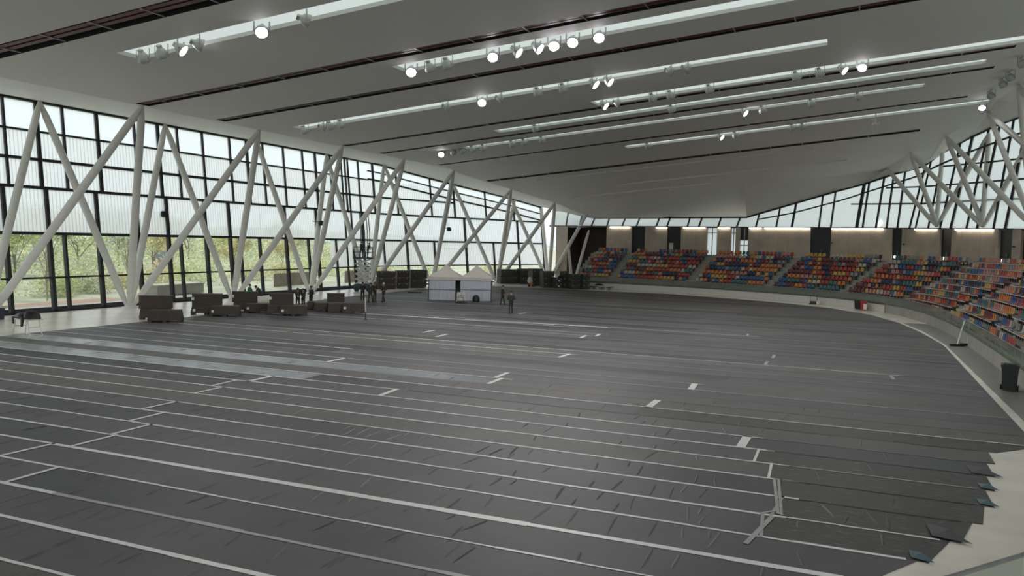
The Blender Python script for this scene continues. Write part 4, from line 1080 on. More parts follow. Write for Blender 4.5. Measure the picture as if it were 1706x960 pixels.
for (a, c) in (((0, -.05, 1.05), (2.55, -.05, 1.05)), ((3.0, -.05, 1.1), (Lt, -.05, 1.1))): m.tube(a, c, .035, .035, 6)
m.build('cross_bar', M['steel'], root)

# things in front of the tent
p = fl(768, 505); rz = facing(p); root = empty('wheeled_rack', tuple(p), rz, 'white wheeled rack loaded with pale sacks before the tent', 'rack')
m = MB()
for sx in (-.4, .4):
    for sy in (-.3, .3): m.tube((sx, sy, .1), (sx * .8, sy, 1.05), .03, .03, 8)
m.build('frame', M['white'], root); m = MB(); m.box((0, 0, .12), (1.0, .7, .08)); m.build('base', M['black'], root)
m = MB(); m.box((0, 0, .62), (.78, .6, .05)); m.build('shelf', M['white'], root)
for (x, z, s) in ((-.2, .65, .22), (.2, .65, .2), (-.05, .16, .3)):
    m = MB(); m.lathe([(0, 0), (s, .02), (s * 1.05, s * .8), (s * .6, s * 1.5), (0, s * 1.6)], 10, c=(x, 0, z)); m.build('sack', M['pale'], root)
p = fl(786, 499); root = empty('stool', tuple(p), facing(p), 'white-legged stool with black seat before the tent', 'stool'); m = MB(); m.lathe([(0, .8), (.26, .8), (.28, .72), (.26, .66), (0, .66)], 14); m.build('seat', M['black'], root)
for q in range(4):
    m = MB(); a = PI / 4 + q * PI / 2; m.tube((.3 * math.cos(a), .3 * math.sin(a), 0), (.2 * math.cos(a), .2 * math.sin(a), .68), .025, .025, 6); m.build('leg', M['white'], root)
p = fl(793, 503); root = empty('rucksack', tuple(p), facing(p), 'round black rucksack on the floor before the tent', 'bag'); m = MB(); m.lathe([(0, 0), (.3, .02), (.36, .25), (.3, .5), (.14, .64), (0, .66)], 14); m.build('body', M['black'], root); m = MB(); m.box((0, -.3, .22), (.36, .14, .26), 0, 0, .2); m.build('pocket', M['dgrey'], root)

# ------------------------------------------------------------------ table with jackets, bins, posts
p = (fl(22, 556) + fl(70, 562)) / 2; d = fl(62, 560) - fl(24, 552); rz = -.15
root = empty('folding_table', (p[0], p[1], 0), rz, 'white folding table by the window wall under black jackets', 'table')
TL, TW, TH_ = 1.9, .75, .95
m = MB(); m.box((0, 0, TH_ - .03), (TL, TW, .06)); m.build('tabletop', M['board'], root)
for sx in (-1, 1):
    m = MB()
    for sy in (-1, 1): m.path([(sx * .62, sy * .3, TH_ - .06), (sx * .72, sy * .3, .5), (sx * .9, sy * .34, 0)], .022, 6)
    m.tube((sx * .72, -.3, .5), (sx * .72, .3, .5), .02, .02, 6); m.tube((sx * .9, -.34, .02), (sx * .9, .34, .02), .02, .02, 6); m.tube((sx * .66, 0, TH_ - .06), (sx * .1, 0, TH_ - .08), .018, .018, 6)
    m.build('leg', M['white'], root)
def lump(name, c, rx, ry, h, mname, label, cat, seed, group=None):
    rr = random.Random(seed); m = MB(); n, k = 16, 7; vs = []
    for j in range(k):
        f = j / (k - 1); r = math.sqrt(max(0.02, 1 - f ** 2.2)); z = h * f
        for i in range(n):
            a = 2 * PI * i / n; w = 1 + .16 * math.sin(3 * a + seed + 2 * f) + rr.uniform(-.07, .07)
            vs.append((rx * r * w * math.cos(a), ry * r * w * math.sin(a), z + rr.uniform(0, .03)))
    fs = [(j * n + i, j * n + (i + 1) % n, (j + 1) * n + (i + 1) % n, (j + 1) * n + i) for j in range(k - 1) for i in range(n)]
    fs.append(tuple(range((k - 1) * n, k * n))); m.add(vs, fs, 0, True)
    root = empty(name, c, rz, label, cat, group); m.build('cloth', M[mname], root)
    return root
ja = Vector((p[0], p[1], TH_)) + rot((-.42, 0, 0), rz); jb = Vector((p[0], p[1], TH_)) + rot((.42, 0, 0), rz)
r_ = lump('jacket', tuple(ja), .52, .4, .28, 'black', 'black jacket heaped on the window end of the folding table', 'jacket', 3, 'jackets on the folding table')
m = MB(); m.box((-.3, -.38, -.12), (.16, .06, .4)); m.build('sleeve', M['black'], r_)
r_ = lump('jacket', tuple(jb), .5, .38, .46, 'black', 'taller heaped black jacket with a sleeve hanging off the table', 'jacket', 5, 'jackets on the folding table')
m = MB(); m.tube((-.15, -.38, .1), (-.12, -.45, -.42), .1, .06, 8); m.build('sleeve', M['black'], r_)
def bin_(p, rz, w, h, mname, label, lidm='black', wheels=True, band=None):
    root = empty('rubbish_bin', p, rz, label, 'bin', 'rubbish bins around the floor')
    m = MB(); k = .82
    vs = []
    for (z, s) in ((.06, k), (h * .92, 1.0)):
        for (x, y) in ((-1, -1), (1, -1), (1, 1), (-1, 1)): vs.append((x * w / 2 * s, y * w * .52 * s, z))
    m.add(vs, [(3, 2, 1, 0), (4, 5, 6, 7), (0, 1, 5, 4), (1, 2, 6, 5), (2, 3, 7, 6), (3, 0, 4, 7)]); m.box((0, 0, h * .9), (w * 1.06, w * 1.1, .06)); m.build('body', M[mname], root)
    m = MB(); m.box((0, -.02, h * .955), (w * 1.08, w * 1.16, .05)); m.box((0, 0, h * .99), (w * .8, w * .9, .04), 0, 0, .1); m.build('lid', M[lidm], root)
    if wheels:
        for sx in (-1, 1):
            q = MB(); q.tube((sx * (w / 2 - .06), w * .44, .1), (sx * (w / 2 + .02), w * .44, .1), .1, .1, 12); q.build('wheel', M['black'], root)
    q = MB(); q.tube((-w * .4, w * .62, h * .9), (w * .4, w * .62, h * .9), .025, .025, 8); q.build('handle', M['black'], root)
    if band: q = MB(); q.box((w * .2, -w * .5, h * .45), (w * .5, .05, h * .6)); q.build('label', M[band], root)
p = fl(1681, 651); bin_(tuple(p), facing(p), .62, 1.12, 'dgrey', 'large dark wheeled bin beside the near end of the stand', 'black')
p = at_wall(1446, .75); bin_(tuple(p), facing(p), .62, .85, 'black', 'small black bin at the foot of the far stand', wheels=False)
p = at_wall(1457.5, .8); bin_(tuple(p), facing(p), .6, .85, 'redp', 'red bin beside the small black one at the far stand', 'redp', False, 'label')
p = fl(0, 534); bin_(tuple(p), facing(p), .55, .8, 'bluep', 'dark blue bin at the window wall cut by the picture edge', 'bluep', False)
# small post with box at the far front
p = at_wall(1370, .9); root = empty('floor_post', tuple(p), facing(p), 'small black box with thin posts on the far floor edge', 'post'); m = MB(); m.box((0, 0, .18), (.8, .5, .3), 0, 0, .3); m.build('base', M['black'], root)
for sx in (-.3, .35):
    m = MB(); m.tube((sx, 0, .2), (sx, 0, .95), .03, .03, 6); m.build('post', M['dgrey'], root)
m = MB(); m.box((.45, -.1, .2), (.3, .3, .36)); m.build('bag', M['pale'], root)
# A-frame stand
p = fl(1614, 578); ps = [fl(1595, 577), fl(1612, 576)]
root = empty('frame_stand', tuple((ps[0] + ps[1]) / 2), 0, 'tall pale A-shaped stand on black feet beside the seats', 'stand'); L0 = root.location
apex = Vector(((ps[0] + ps[1]) / 2)) + Vector((.25, .6, 1.55)) - L0
for q, pp in enumerate(ps):
    m = MB(); m.tube(pp - L0 + Vector((0, 0, .1)), apex + Vector(((-.12, .12)[q], 0, 0)), .05, .04, 8); m.build('leg', M['white'], root)
    m = MB(); d = right.copy(); d.z = 0; d.normalize(); m.beam(pp - L0 - d * .45 + Vector((0, 0, .07)), pp - L0 + d * .45 + Vector((0, 0, .07)), .16, .12); m.build('foot', M['black'], root)
m = MB(); m.beam(apex + Vector((-.25, 0, 0)), apex + Vector((.25, 0, 0)), .1, .1); m.build('head_bar', M['steel'], root)
# thin pole by the crates
p = fl(609, 533); root = empty('barrier_pole', tuple(p), 0, 'thin pale pole standing beside the last brown crate', 'pole'); m = MB(); m.tube((0, 0, 0), (0, 0, .55), .035, .035, 8); m.build('lower_pole', M['black'], root); m = MB(); m.tube((0, 0, .55), (-.06, 0, 1.6), .03, .03, 8); m.build('pole', M['pale'], root); m = MB(); m.lathe([(0, 0), (.16, 0), (.16, .03), (0, .05)], 12); m.build('base', M['black'], root)
# loudspeakers hung at the window wall
for j, (x, y, dz) in enumerate([(271, 357, 1.9), (535, 372, 1.3), (748, 382, 1.2)]):
    d = ray(x, y); Yp = 50.4 if j == 0 else 70.5 if j == 1 else 92
    pp = hit(x, y, 1, Yp); root = empty('hanging_speaker', tuple(pp), 0, ['black box lamp hanging on a cable at the window wall above the first crates', 'dark box lamp hanging before the window wall beside the lift', 'dark box lamp on the window wall above the tent'][j], 'lamp', 'dark boxes hung at the window wall')
    m = MB(); m.lathe([(0, .28), (.22, .24), (.3, .05), (.28, -.22), (0, -.26)], 12); m.build('housing', M['black'], root); m = MB(); m.tube((-.12, 0, .2), (-.25, 0, dz), .02, .02, 6); m.build('cable', M['steel'], root)
    m = MB(); m.beam((0, 0, .1), (-1.1, 0, .2), .06, .06); m.build('bracket', M['frame'], root)

# ------------------------------------------------------------------ scissor lift
A = fl(590, 486); B = fl(617, 486.5); ctr = (A + B) / 2; d = (B - A); rz = math.atan2(d[1], d[0]); z = proj(ctr)[2]; k = z / F
ctr = ctr + Vector((-math.sin(rz), math.cos(rz), 0)) * .5
root = empty('scissor_lift', tuple(ctr), rz, 'dark teal scissor lift raised beside the window wall', 'scissor lift')
m = MB(); m.box((0, 0, .5), (1.9, 1.0, .55)); m.box((0, 0, .8), (1.7, .9, .1)); m.build('base', M['lift'], root)
for sx in (-.65, .65):
    for sy in (-.42, .42):
        m = MB(); m.tube((sx, sy - .1, .24), (sx, sy + .1, .24), .24, .24, 14); m.build('wheel', M['black'], root)
zb, zt, n = .85, 3.55, 5
for q in range(n):
    a, c = zb + (zt - zb) * q / n, zb + (zt - zb) * (q + 1) / n
    m = MB()
    for sy in (-.35, .35): m.beam((-.8, sy, a), (.8, sy, c), .1, .14); m.beam((.8, sy * .85, a), (-.8, sy * .85, c), .1, .14)
    m.tube((0, -.4, (a + c) / 2), (0, .4, (a + c) / 2), .05, .05, 8); m.build('scissor_arm', M['lampmetal'], root)
pt = MB(); pt.box((0, 0, zt + .1), (2.1, 1.0, .16)); pt.build('platform', M['lift'], root)
gr = MB()
for zz in (.55, 1.1):
    for (a, c) in (((-1.05, -.5), (1.05, -.5)), ((1.05, -.5), (1.05, .5)), ((1.05, .5), (-1.05, .5)), ((-1.05, .5), (-1.05, -.5))): gr.tube((a[0], a[1], zt + .18 + zz), (c[0], c[1], zt + .18 + zz), .03, .03, 6)
for x in (-1.05, -.35, .35, 1.05):
    for y in (-.5, .5): gr.tube((x, y, zt + .15), (x, y, zt + 1.28), .03, .03, 6)
gr.build('guardrail', M['lift'], root)
LIFT = (ctr, rz, zt + .18)

# ------------------------------------------------------------------ people
def capsule_chain(m, pts, mi):
    for (a, ra), (c, rc) in zip(pts[:-1], pts[1:]):
        m.tube(a, c, ra, rc, 12, mi)
    for (a, ra) in pts:
        m.lathe([(0, ra), (ra * .7, ra * .7), (ra, 0), (ra * .7, -ra * .7), (0, -ra)], 12, mi, c=a)
def person(loc, rz, pose, cloth, trousers, label, head='hair', scale=1.0, bend=0.0, extra=None, lean_head=0, voxel=.012, boots='boot'):
    """one continuous body grown round a posed skeleton; local -Y is forward"""
    V = Vector
    root = empty('person', loc, rz, label, 'person')
    hipz = .93 * pose.get('hip', 1.0); f = pose.get('legs', [(.11, 0.0), (-.11, 0.0)])
    hips = V((0, pose.get('hipy', 0), hipz))
    def up(v):                                                          # upper body bends about the hips
        v = V(v) - hips; c, s = math.cos(bend), math.sin(bend)
        return hips + V((v[0], v[1] * c - v[2] * s, v[1] * s + v[2] * c))
    m = MB(); seg = []
    def chain(pts, tagm): capsule_chain(m, pts, 0); seg.extend([(pts[i][0], pts[i + 1][0], tagm) for i in range(len(pts) - 1)])
    t = lambda x, y, z: up((x, y + hips[1], z - .93 + hipz))
    # trunk
    chain([(t(0, 0, .90), .145), (t(0, .0, 1.06), .135), (t(0, 0.0, 1.22), .15), (t(0, .01, 1.36), .145), (t(0, .01, 1.44), .09)], 0)
    chain([(t(-.09, 0, 1.02), .10), (t(-.1, 0, 1.2), .115), (t(-.12, .01, 1.34), .105)], 0); chain([(t(.09, 0, 1.02), .10), (t(.1, 0, 1.2), .115), (t(.12, .01, 1.34), .105)], 0)
    chain([(t(-.17, .01, 1.40), .07), (t(.17, .01, 1.40), .07)], 0)
    hd = t(0, -.02 - lean_head, 1.64)
    chain([(t(0, .01, 1.44), .062), (t(0, -.01, 1.54), .056)], 1)
    chain([(hd + V((0, .0, -.06)), .078), (hd + V((0, .012, .03)), .097), (hd + V((0, .015, .06)), .09)], 1)
    fw = (t(0, -1, 1.6) - t(0, 0, 1.6))
    chain([(hd + V((0, 0, -.09)) + fw * .045, .045), (hd + fw * .05 + V((0, 0, -.03)), .06)], 1)
    m2 = hd + fw * .103 + V((0, 0, -.01)); chain([(m2, .014), (m2 + V((0, 0, -.035)) + fw * .012, .018)], 1)         # nose
    for sx in (-1, 1): chain([(hd + V((sx * .094, .02, .02)), .02), (hd + V((sx * .096, .022, -.02)), .016)], 1)       # ears
    # arms: elbow and wrist given in body space for each side
    for sx, (el, wr) in zip((-1, 1), pose['arms']):
        sh = t(sx * .205, .01, 1.38); e = t(*el); w = t(*wr)
        chain([(sh, .068), (sh.lerp(e, .5), .058), (e, .046), (e.lerp(w, .4), .044), (w, .033)], 0)
        d = (w - e).normalized(); side = d.cross(V((0, 0, 1)))
        if side.length < .1: side = V((1, 0, 0))
        side.normalize(); nrm = side.cross(d).normalized()
        pc = w + d * .05; chain([(w, .03), (pc, .034)], 1)
        for q, (o, ln) in enumerate(((-.03, .062), (-.011, .074), (.009, .07), (.028, .055))):
            b0 = w + d * .085 + side * o; b1 = b0 + d * ln * .55 - nrm * .008; b2 = b1 + d * ln * .4 - nrm * .026
            chain([(pc + side * o * .8, .015), (b0, .0115), (b1, .0105), (b2, .009)], 1)
        b0 = w + d * .03 + side * .035; chain([(b0, .016), (b0 + d * .035 + side * .028, .012), (b0 + d * .065 + side * .03 - nrm * .01, .010)], 1)
    # legs
    for sx, (fx, fy) in zip((1, -1), f):
        h = V((sx * .095, hips[1], hipz - .02)); an = V((fx, fy, .09)); kn = h.lerp(an, .5); kn.y -= pose.get('knee', .02); kn.z = h.z * .53
        chain([(h, .095), (h.lerp(kn, .5), .082), (kn, .062), (kn.lerp(an, .35), .062), (an, .05)], 2)
        chain([(an, .052), (V((fx * 1.02, fy + .045, .05)), .048), (V((fx * 1.04, fy - .06, .05)), .047), (V((fx * 1.08, fy - .15, .042)), .042)], 3)
    tmp = m.build('body', M['camo']); md = tmp.modifiers.new('r', 'REMESH'); md.mode = 'VOXEL'; md.voxel_size = voxel; md.use_smooth_shade = True
    sm = tmp.modifiers.new('s', 'SMOOTH'); sm.factor = .5; sm.iterations = 2
    dg = bpy.context.evaluated_depsgraph_get(); me = bpy.data.meshes.new_from_object(tmp.evaluated_get(dg)); bpy.data.objects.remove(tmp)
    me.name = 'body'; me.materials.clear()
    for x in (M[cloth], M['skin'], M[trousers], M[boots]): me.materials.append(x)
    import numpy as np
    A = np.array([s[0] for s in seg]); B = np.array([s[1] for s in seg]); Tm = np.array([s[2] for s in seg])
    nv = len(me.vertices); co_ = np.empty(nv * 3); me.vertices.foreach_get('co', co_); co_ = co_.reshape(-1, 3)
    best = np.full(nv, 1e9); idx = np.zeros(nv, int)
    for a, c, tg in zip(A, B, Tm):
        ab = c - a; L = (ab * ab).sum(); u = np.clip(((co_ - a) @ ab) / max(L, 1e-9), 0, 1); dd = ((co_ - a - u[:, None] * ab) ** 2).sum(1)
        k_ = dd < best; best[k_] = dd[k_]; idx[k_] = tg
    idx[(co_[:, 2] < .2)] = 3
    lo_v = np.empty(len(me.loops), int); me.loops.foreach_get('vertex_index', lo_v)
    st = np.empty(len(me.polygons), int); me.polygons.foreach_get('loop_start', st)
    me.polygons.foreach_set('material_index', idx[lo_v[st]]); me.polygons.foreach_set('use_smooth', [True] * len(me.polygons)); me.update()
    bo = bpy.data.objects.new('body', me); COL.objects.link(bo); bo.parent = root
    # hair or cap, following the head
    hm = MB(); upv = (t(0, 0, 1.7) - t(0, 0, 1.6)).normalized()
    q = V((0, 0, 1)).rotation_difference(upv).to_matrix().to_4x4()
    if head == 'cap':
        hm.lathe([(.108, -.01), (.112, .03), (.104, .08), (.07, .115), (0, .125)], 16, mat4=q, c=hd + upv * .02)
        bm = hd + upv * .02 + fw * .13; hm.beam(bm - V((.06, 0, 0)), bm + V((.06, 0, 0)), .09, .012, upv)
    else: hm.lathe([(.104, -.03), (.112, .02), (.103, .075), (.068, .108), (0, .118)], 16, mat4=q, c=hd + upv * .01 - fw * .018)
    hm.build('cap' if head == 'cap' else 'hair', M['camo2' if head == 'cap' else ('pale' if head == 'pale' else 'hair')], root)
    for (nm, fn, mm) in (extra or []):
        e = MB(); fn(e, t); e.build(nm, M[mm], root)
    root.scale = (scale,) * 3
    return root
STAND = {'arms': [((-.27, .03, 1.12), (-.25, -.06, .88)), ((.27, .03, 1.12), (.25, -.06, .88))]}
FRONTH = {'arms': [((-.30, .0, 1.12), (-.10, -.24, 1.10)), ((.30, .0, 1.12), (.12, -.24, 1.12))], 'legs': [(.13, .05), (-.13, -.08)]}
WALK = {'arms': [((-.30, .10, 1.14), (-.28, -.12, 1.04)), ((.30, .02, 1.13), (.24, -.2, 1.08))], 'legs': [(.12, -.28), (-.12, .28)], 'knee': .06, 'hip': .97}
REACH = {'arms': [((-.24, -.22, 1.22), (-.18, -.46, 1.12)), ((.24, -.22, 1.2), (.18, -.46, 1.1))], 'legs': [(.12, 0), (-.12, .1)]}
def belt(e, t): e.lathe([(.165, -.03), (.17, 0), (.165, .03)], 14, c=t(0, 0, 1.0))
def pack(e, t): e.box(t(0, .2, 1.22), (.3, .16, .38), 0, 0, .1)
def at_floor(x, y): p = fl(x, y); return (p[0], p[1], .012), facing(p)
l, f_ = at_floor(851, 523); person(l, f_ + PI + .35, FRONTH, 'camo', 'camo', 'person in camouflage uniform standing with back turned, nearest on the open floor', 'cap', 1.04, extra=[('belt', belt, 'black')])
l, f_ = at_floor(837, 508); person(l, f_ + PI / 2 - .3, {'arms': [((-.24, .06, 1.12), (-.2, -.12, .98)), ((.24, .05, 1.12), (.14, -.25, 1.05))], 'legs': [(.1, -.16), (-.1, .16)]}, 'camo2', 'camo2', 'person in dark uniform seen from the side, right of the tent', 'cap', 1.0, extra=[('belt', belt, 'black')])
l, f_ = at_floor(639, 503); person(l, f_ - .7, WALK, 'camo', 'camo', 'person in camouflage walking with bent arms and pale cap', 'pale', 1.02)
l, f_ = at_floor(624, 503); person(l, f_ + .5, FRONTH, 'camo2', 'camo', 'person in camouflage standing close beside another, left of the walker', 'hair', 1.02)
l, f_ = at_floor(617, 504); person(l, f_ + PI - .6, {'arms': STAND['arms'], 'legs': [(.16, .1), (-.16, -.1)]}, 'camo', 'camo', 'person with legs apart below the scissor lift, overlapping the one beside', 'cap', 1.0)
l, f_ = at_floor(604, 501); person(l, f_ + PI, REACH, 'camo2', 'camo2', 'person in dark uniform with back turned at the lift base', 'hair', .98, bend=.12)
l, f_ = at_floor(518, 513); person(l, f_ - .9, {'arms': [((-.25, .06, 1.12), (-.12, -.2, 1.12)), ((.25, .05, 1.12), (.1, -.2, 1.1))]}, 'camo2', 'camo2', 'person in black standing upright behind the brown crates, arms folded', 'hair', 1.02)
l, f_ = at_floor(496, 515); person(l, f_ + .3, REACH, 'camo2', 'camo', 'person stooping behind the brown crates, window side of the pair', 'hair', .95, bend=-.0, lean_head=0)
l, f_ = at_floor(505, 515); person(l, f_ - .5, REACH, 'camo2', 'camo2', 'person stooping behind the brown crates, tent side of the pair', 'hair', .93)
l, f_ = at_floor(416, 507); person(l, f_ + 1.0, {'arms': [((-.34, -.02, 1.14), (-.3, -.22, 1.0)), ((.34, -.02, 1.14), (.28, -.24, 1.0))]}, 'green', 'navy', 'person in a green shirt behind the third crate group', 'hair', .97)
l, f_ = at_floor(435, 506); person(l, f_ - 1.2, REACH, 'camo', 'camo', 'person in camouflage bending towards the one in the green shirt', 'hair', .98, bend=.7)
c_, rz_, zp = LIFT
for (dx, dy, turn, cl, lb, sc_) in ((-.2, .05, .6, 'navy', 'person in dark blue working on the lift platform, window side', .98), (.5, -.05, 2.2, 'navy', 'person in dark blue crouched on the lift platform beside another', .9)):
    pp = c_ + rot((dx, dy, 0), rz_); person((pp[0], pp[1], zp + .01), rz_ + turn, REACH, cl, 'navy', lb, 'hair', sc_, bend=.25)
# cables hanging from the lift up the mullions
root = empty('hanging_cables', (c_[0], c_[1], zp + 1.2), rz_, 'black cables running up from the lift platform', 'cable')
for j, x in enumerate((-.25, .15, .45, .7)):
    m = MB(); m.path([(x, .2, -.4), (x - .1, .5, 1.5), (x - .35, .9, 3.6)], .05, 6); m.build('cable', M['black'], root)

# ------------------------------------------------------------------ outdoors
g = MB(); nx, ny = 24, 24
def gz(X, Y):
    d = -(X + 60); z = 0 if d < 0 else .03 * min(d, 40) + (max(0, d - 40)) * .018
    return -.06 + z * (1 + .12 * math.sin(Y * .05) + .08 * math.sin(X * .07 + Y * .03))
def gq(x0, x1, y0, y1, n, mname, nm, dz=0, kind='structure'):
    b = MB(); vs = [(x0 + (x1 - x0) * i / n, y0 + (y1 - y0) * j / n, gz(x0 + (x1 - x0) * i / n, y0 + (y1 - y0) * j / n) + dz) for i in range(n + 1) for j in range(n + 1)]
    b.add(vs, [(i * (n + 1) + j, (i + 1) * (n + 1) + j, (i + 1) * (n + 1) + j + 1, i * (n + 1) + j + 1) for i in range(n) for j in range(n)], 0, True)
    o = b.build(nm, M[mname]); o['kind'] = kind; return o
gq(-420, -53.3, -120, 420, 60, 'grass', 'ground_outside')
b = MB(); vs = []
NH = 50
for i in range(NH + 1):
    yy = -150 + 650 * i / NH
    h = 8.5 + 1.6 * math.sin(i * .5) + 1.5 * math.sin(i * 1.3 + 1)
    for (x, z) in ((-170, 2.5), (-200, 5.5), (-240, h * .75), (-290, h), (-400, h * .9)): vs.append((x + 6 * math.sin(i * .9), yy, z))
b.add(vs, [(i * 5 + j, i * 5 + j + 1, (i + 1) * 5 + j + 1, (i + 1) * 5 + j) for i in range(NH) for j in range(4)], 0, True)
struct(b.build('ground_hills', M['hill']))
b = MB(); b.quad((-59.8, 40.5, .0), (-57.5, 40.5, 0), (-57.5, 53, 0), (-60.6, 50, 0)); struct(b.build('ground_terracotta', M['clay']))
b = MB(); b.quad((-57.4, -20, .0), (-53.2, -20, 0), (-53.2, 130, 0), (-57.4, 130, 0)); struct(b.build('ground_paving', M['pave']))
def leaves(m, c, rad, n, size, rr, mi=0, flat=1.0):
    for _ in range(n):
        while True:
            v = Vector((rr.uniform(-1, 1), rr.uniform(-1, 1), rr.uniform(-1, 1)))
            if .25 < v.length < 1: break
        p = Vector(c) + Vector((v[0] * rad[0], v[1] * rad[1], v[2] * rad[2] * flat))
        a = Vector((rr.uniform(-1, 1), rr.uniform(-1, 1), rr.uniform(-.6, .6))).normalized(); t_ = a.cross(Vector((rr.uniform(-1, 1), rr.uniform(-1, 1), 1))).normalized()
        s = size * rr.uniform(.6, 1.3)
        m.add([p, p + a * s + t_ * s * .4, p + a * s * 2, p + a * s - t_ * s * .4], [(0, 1, 2, 3)], mi)
def tree(p, h, spread, mname, label, seed, n=900, bare=False, group='trees outside the window wall'):
    rr = random.Random(seed); root = empty('tree' if not bare else 'bare_tree', p, 0, label, 'tree', group)
    m = MB(); tops = []
    th = h * .45
    m.tube((0, 0, -.2), (rr.uniform(-.1, .1), rr.uniform(-.1, .1), th), .035 * h * .45, .02 * h * .45, 8)
    for q in range(9):
        a = rr.uniform(0, 2 * PI); zz = h * rr.uniform(.2, .5); r = spread * rr.uniform(.35, .9); e = Vector((r * math.cos(a), r * math.sin(a), h * rr.uniform(.55, .95)))
        s = Vector((0, 0, zz)); mid = s.lerp(e, .5) + Vector((rr.uniform(-.2, .2), rr.uniform(-.2, .2), .2)); m.tube(s, mid, .012 * h * .5, .008 * h * .5, 6); m.tube(mid, e, .008 * h * .5, .003 * h * .5, 6); tops.append(e)
        for _ in range(3):
            e2 = mid.lerp(e, rr.random()) + Vector((rr.uniform(-1, 1), rr.uniform(-1, 1), rr.uniform(.1, 1))) * spread * .4; m.tube(mid.lerp(e, rr.random() * .6), e2, .02, .008, 5); tops.append(e2)
    m.build('trunk', M['twig' if bare else 'trunk'], root)
    f = MB(); per = max(6, int(n / len(tops)))
    for e in tops: leaves(f, e, (spread * .38, spread * .38, spread * .34), per, .10 + .014 * h, rr)
    f.build('foliage', M[mname], root); return root
def bush(p, rx, ry, h, mname, label, seed, n=1800):
    rr = random.Random(seed); root = empty('bush', p, 0, label, 'bush', 'bushes outside the window wall'); f = MB()
    for q in range(7): leaves(f, (rr.uniform(-.6, .6) * rx, rr.uniform(-.6, .6) * ry, h * rr.uniform(.3, .6)), (rx * .5, ry * .5, h * .5), n // 7, .14, rr)
    f.build('foliage', M[mname], root); m = MB()
    for q in range(5): m.tube((0, 0, -.1), (rr.uniform(-.5, .5) * rx, rr.uniform(-.5, .5) * ry, h * .7), .03, .01, 5)
    m.build('stem', M['twig'], root)
TREES = [(-74, 52, 6.4, 2.6, 'leaf_a'), (-80, 60, 7.0, 3.0, 'leaf_b'), (-70, 46, 5.2, 2.2, 'leaf_b'), (-88, 70, 7.4, 3.2, 'leaf_a'), (-95, 82, 7.0, 3.2, 'leaf_c'), (-82, 76, 6.2, 2.6, 'leaf_d'), (-100, 66, 8.0, 3.6, 'leaf_c'), (-112, 84, 8.2, 3.8, 'leaf_c'),
         (-76, 84, 5.4, 2.4, 'leaf_d'), (-90, 96, 6.0, 2.8, 'leaf_a'), (-104, 104, 7.0, 3.2, 'leaf_b'), (-84, 104, 5.2, 2.4, 'leaf_d'), (-120, 112, 8.0, 4.0, 'leaf_c'), (-96, 122, 6.0, 3.0, 'leaf_b'), (-130, 96, 8.6, 4.0, 'leaf_c'), (-78, 118, 5.0, 2.4, 'leaf_a'),
         (-68, 39, 4.8, 2.0, 'leaf_a'), (-110, 136, 7, 3.4, 'leaf_b'), (-88, 136, 5.4, 2.6, 'leaf_d'), (-140, 120, 9, 4.2, 'leaf_c'), (-92, 52, 7.6, 3.4, 'leaf_c'), (-104, 48, 8, 3.6, 'leaf_b')]
kn = {'leaf_a': 'fresh green', 'leaf_b': 'olive green', 'leaf_c': 'deep green', 'leaf_d': 'yellowish'}
for i, (x, y, h, s, mn) in enumerate(TREES):
    tree((x, y, gz(x, y)), h, s, mn, '%s tree on the slope outside, %s seen from the near end of the windows' % (kn[mn], ordn(1 + sorted(range(len(TREES)), key=lambda k: TREES[k][1] / -TREES[k][0]).index(i))), 40 + i, 2600)
for i, (x, y) in enumerate([(-61.3, 41.2), (-61.2, 45.8), (-61.2, 36), (-62.8, 55.2)]):
    tree((x, y, gz(x, y)), 5.2 + .4 * i, 1.3, 'leaf_b', 'thin bare young tree close outside the glass, %s of four along the path' % ordn(i + 1), 90 + i, 130, True, 'young bare trees outside')
BUSH = [(-63.5, 38, 1.6, 2.2, 1.5, 'leaf_b'), (-64.5, 43, 2.2, 2.6, 2.2, 'leaf_a'), (-64, 48.5, 2.0, 2.6, 2.2, 'leaf_a'), (-66, 53, 2.2, 2.8, 1.6, 'leaf_b'), (-68, 59, 2.4, 3, 1.9, 'leaf_d'), (-70, 65, 2.4, 3, 2.2, 'leaf_d'), (-72, 72, 2.6, 3, 2.0, 'leaf_a'), (-70, 80, 2.4, 3.2, 2.0, 'leaf_d'), (-71, 88, 2.4, 3.2, 2.2, 'leaf_d'), (-72, 97, 2.6, 3.4, 2.4, 'leaf_a'), (-68, 108, 2.6, 3.6, 2.4, 'leaf_d'), (-64, 119, 2.6, 3.6, 2.4, 'leaf_a'), (-60, 130, 2.6, 4, 2.4, 'leaf_d'),
        (-78, 48, 3, 3, 2.6, 'leaf_c'), (-86, 60, 3, 4, 3.0, 'leaf_c'), (-84, 68, 3, 4, 2.6, 'leaf_b')]
for i, (x, y, rx, ry, h, mn) in enumerate(BUSH):
    bush((x, y, gz(x, y)), rx, ry, h, mn, '%s bush outside the window wall, %s of sixteen from the near end' % (kn[mn], ordn(i + 1)), 200 + i)
# brush covering the slope: nobody could count it
rr = random.Random(77); f = MB()
for _ in range(22000):
    X = -R.uniform(63, 150); Y = -X * R.uniform(.5, 1.75) + R.uniform(-6, 6); d_ = -X - 63
    hgt = min(4.2 if X > -95 else 2.4, 1.2 + d_ * .05) * (.6 + .5 * math.sin(X * .35 + Y * .21) ** 2)
    leaves(f, (X, Y, gz(X, Y) + R.uniform(.1, 1) * hgt), (.7, .7, .5), 2, .13 + d_ * .005, rr, R.choices((0, 1, 2, 3), (4, 4, 2 if X > -95 else 6, 3))[0])
tag(f.build('undergrowth', [M['leaf_a'], M['leaf_b'], M['leaf_c'], M['leaf_d']]), 'pale green spring undergrowth covering the slope outside the windows', 'undergrowth', kind='stuff')
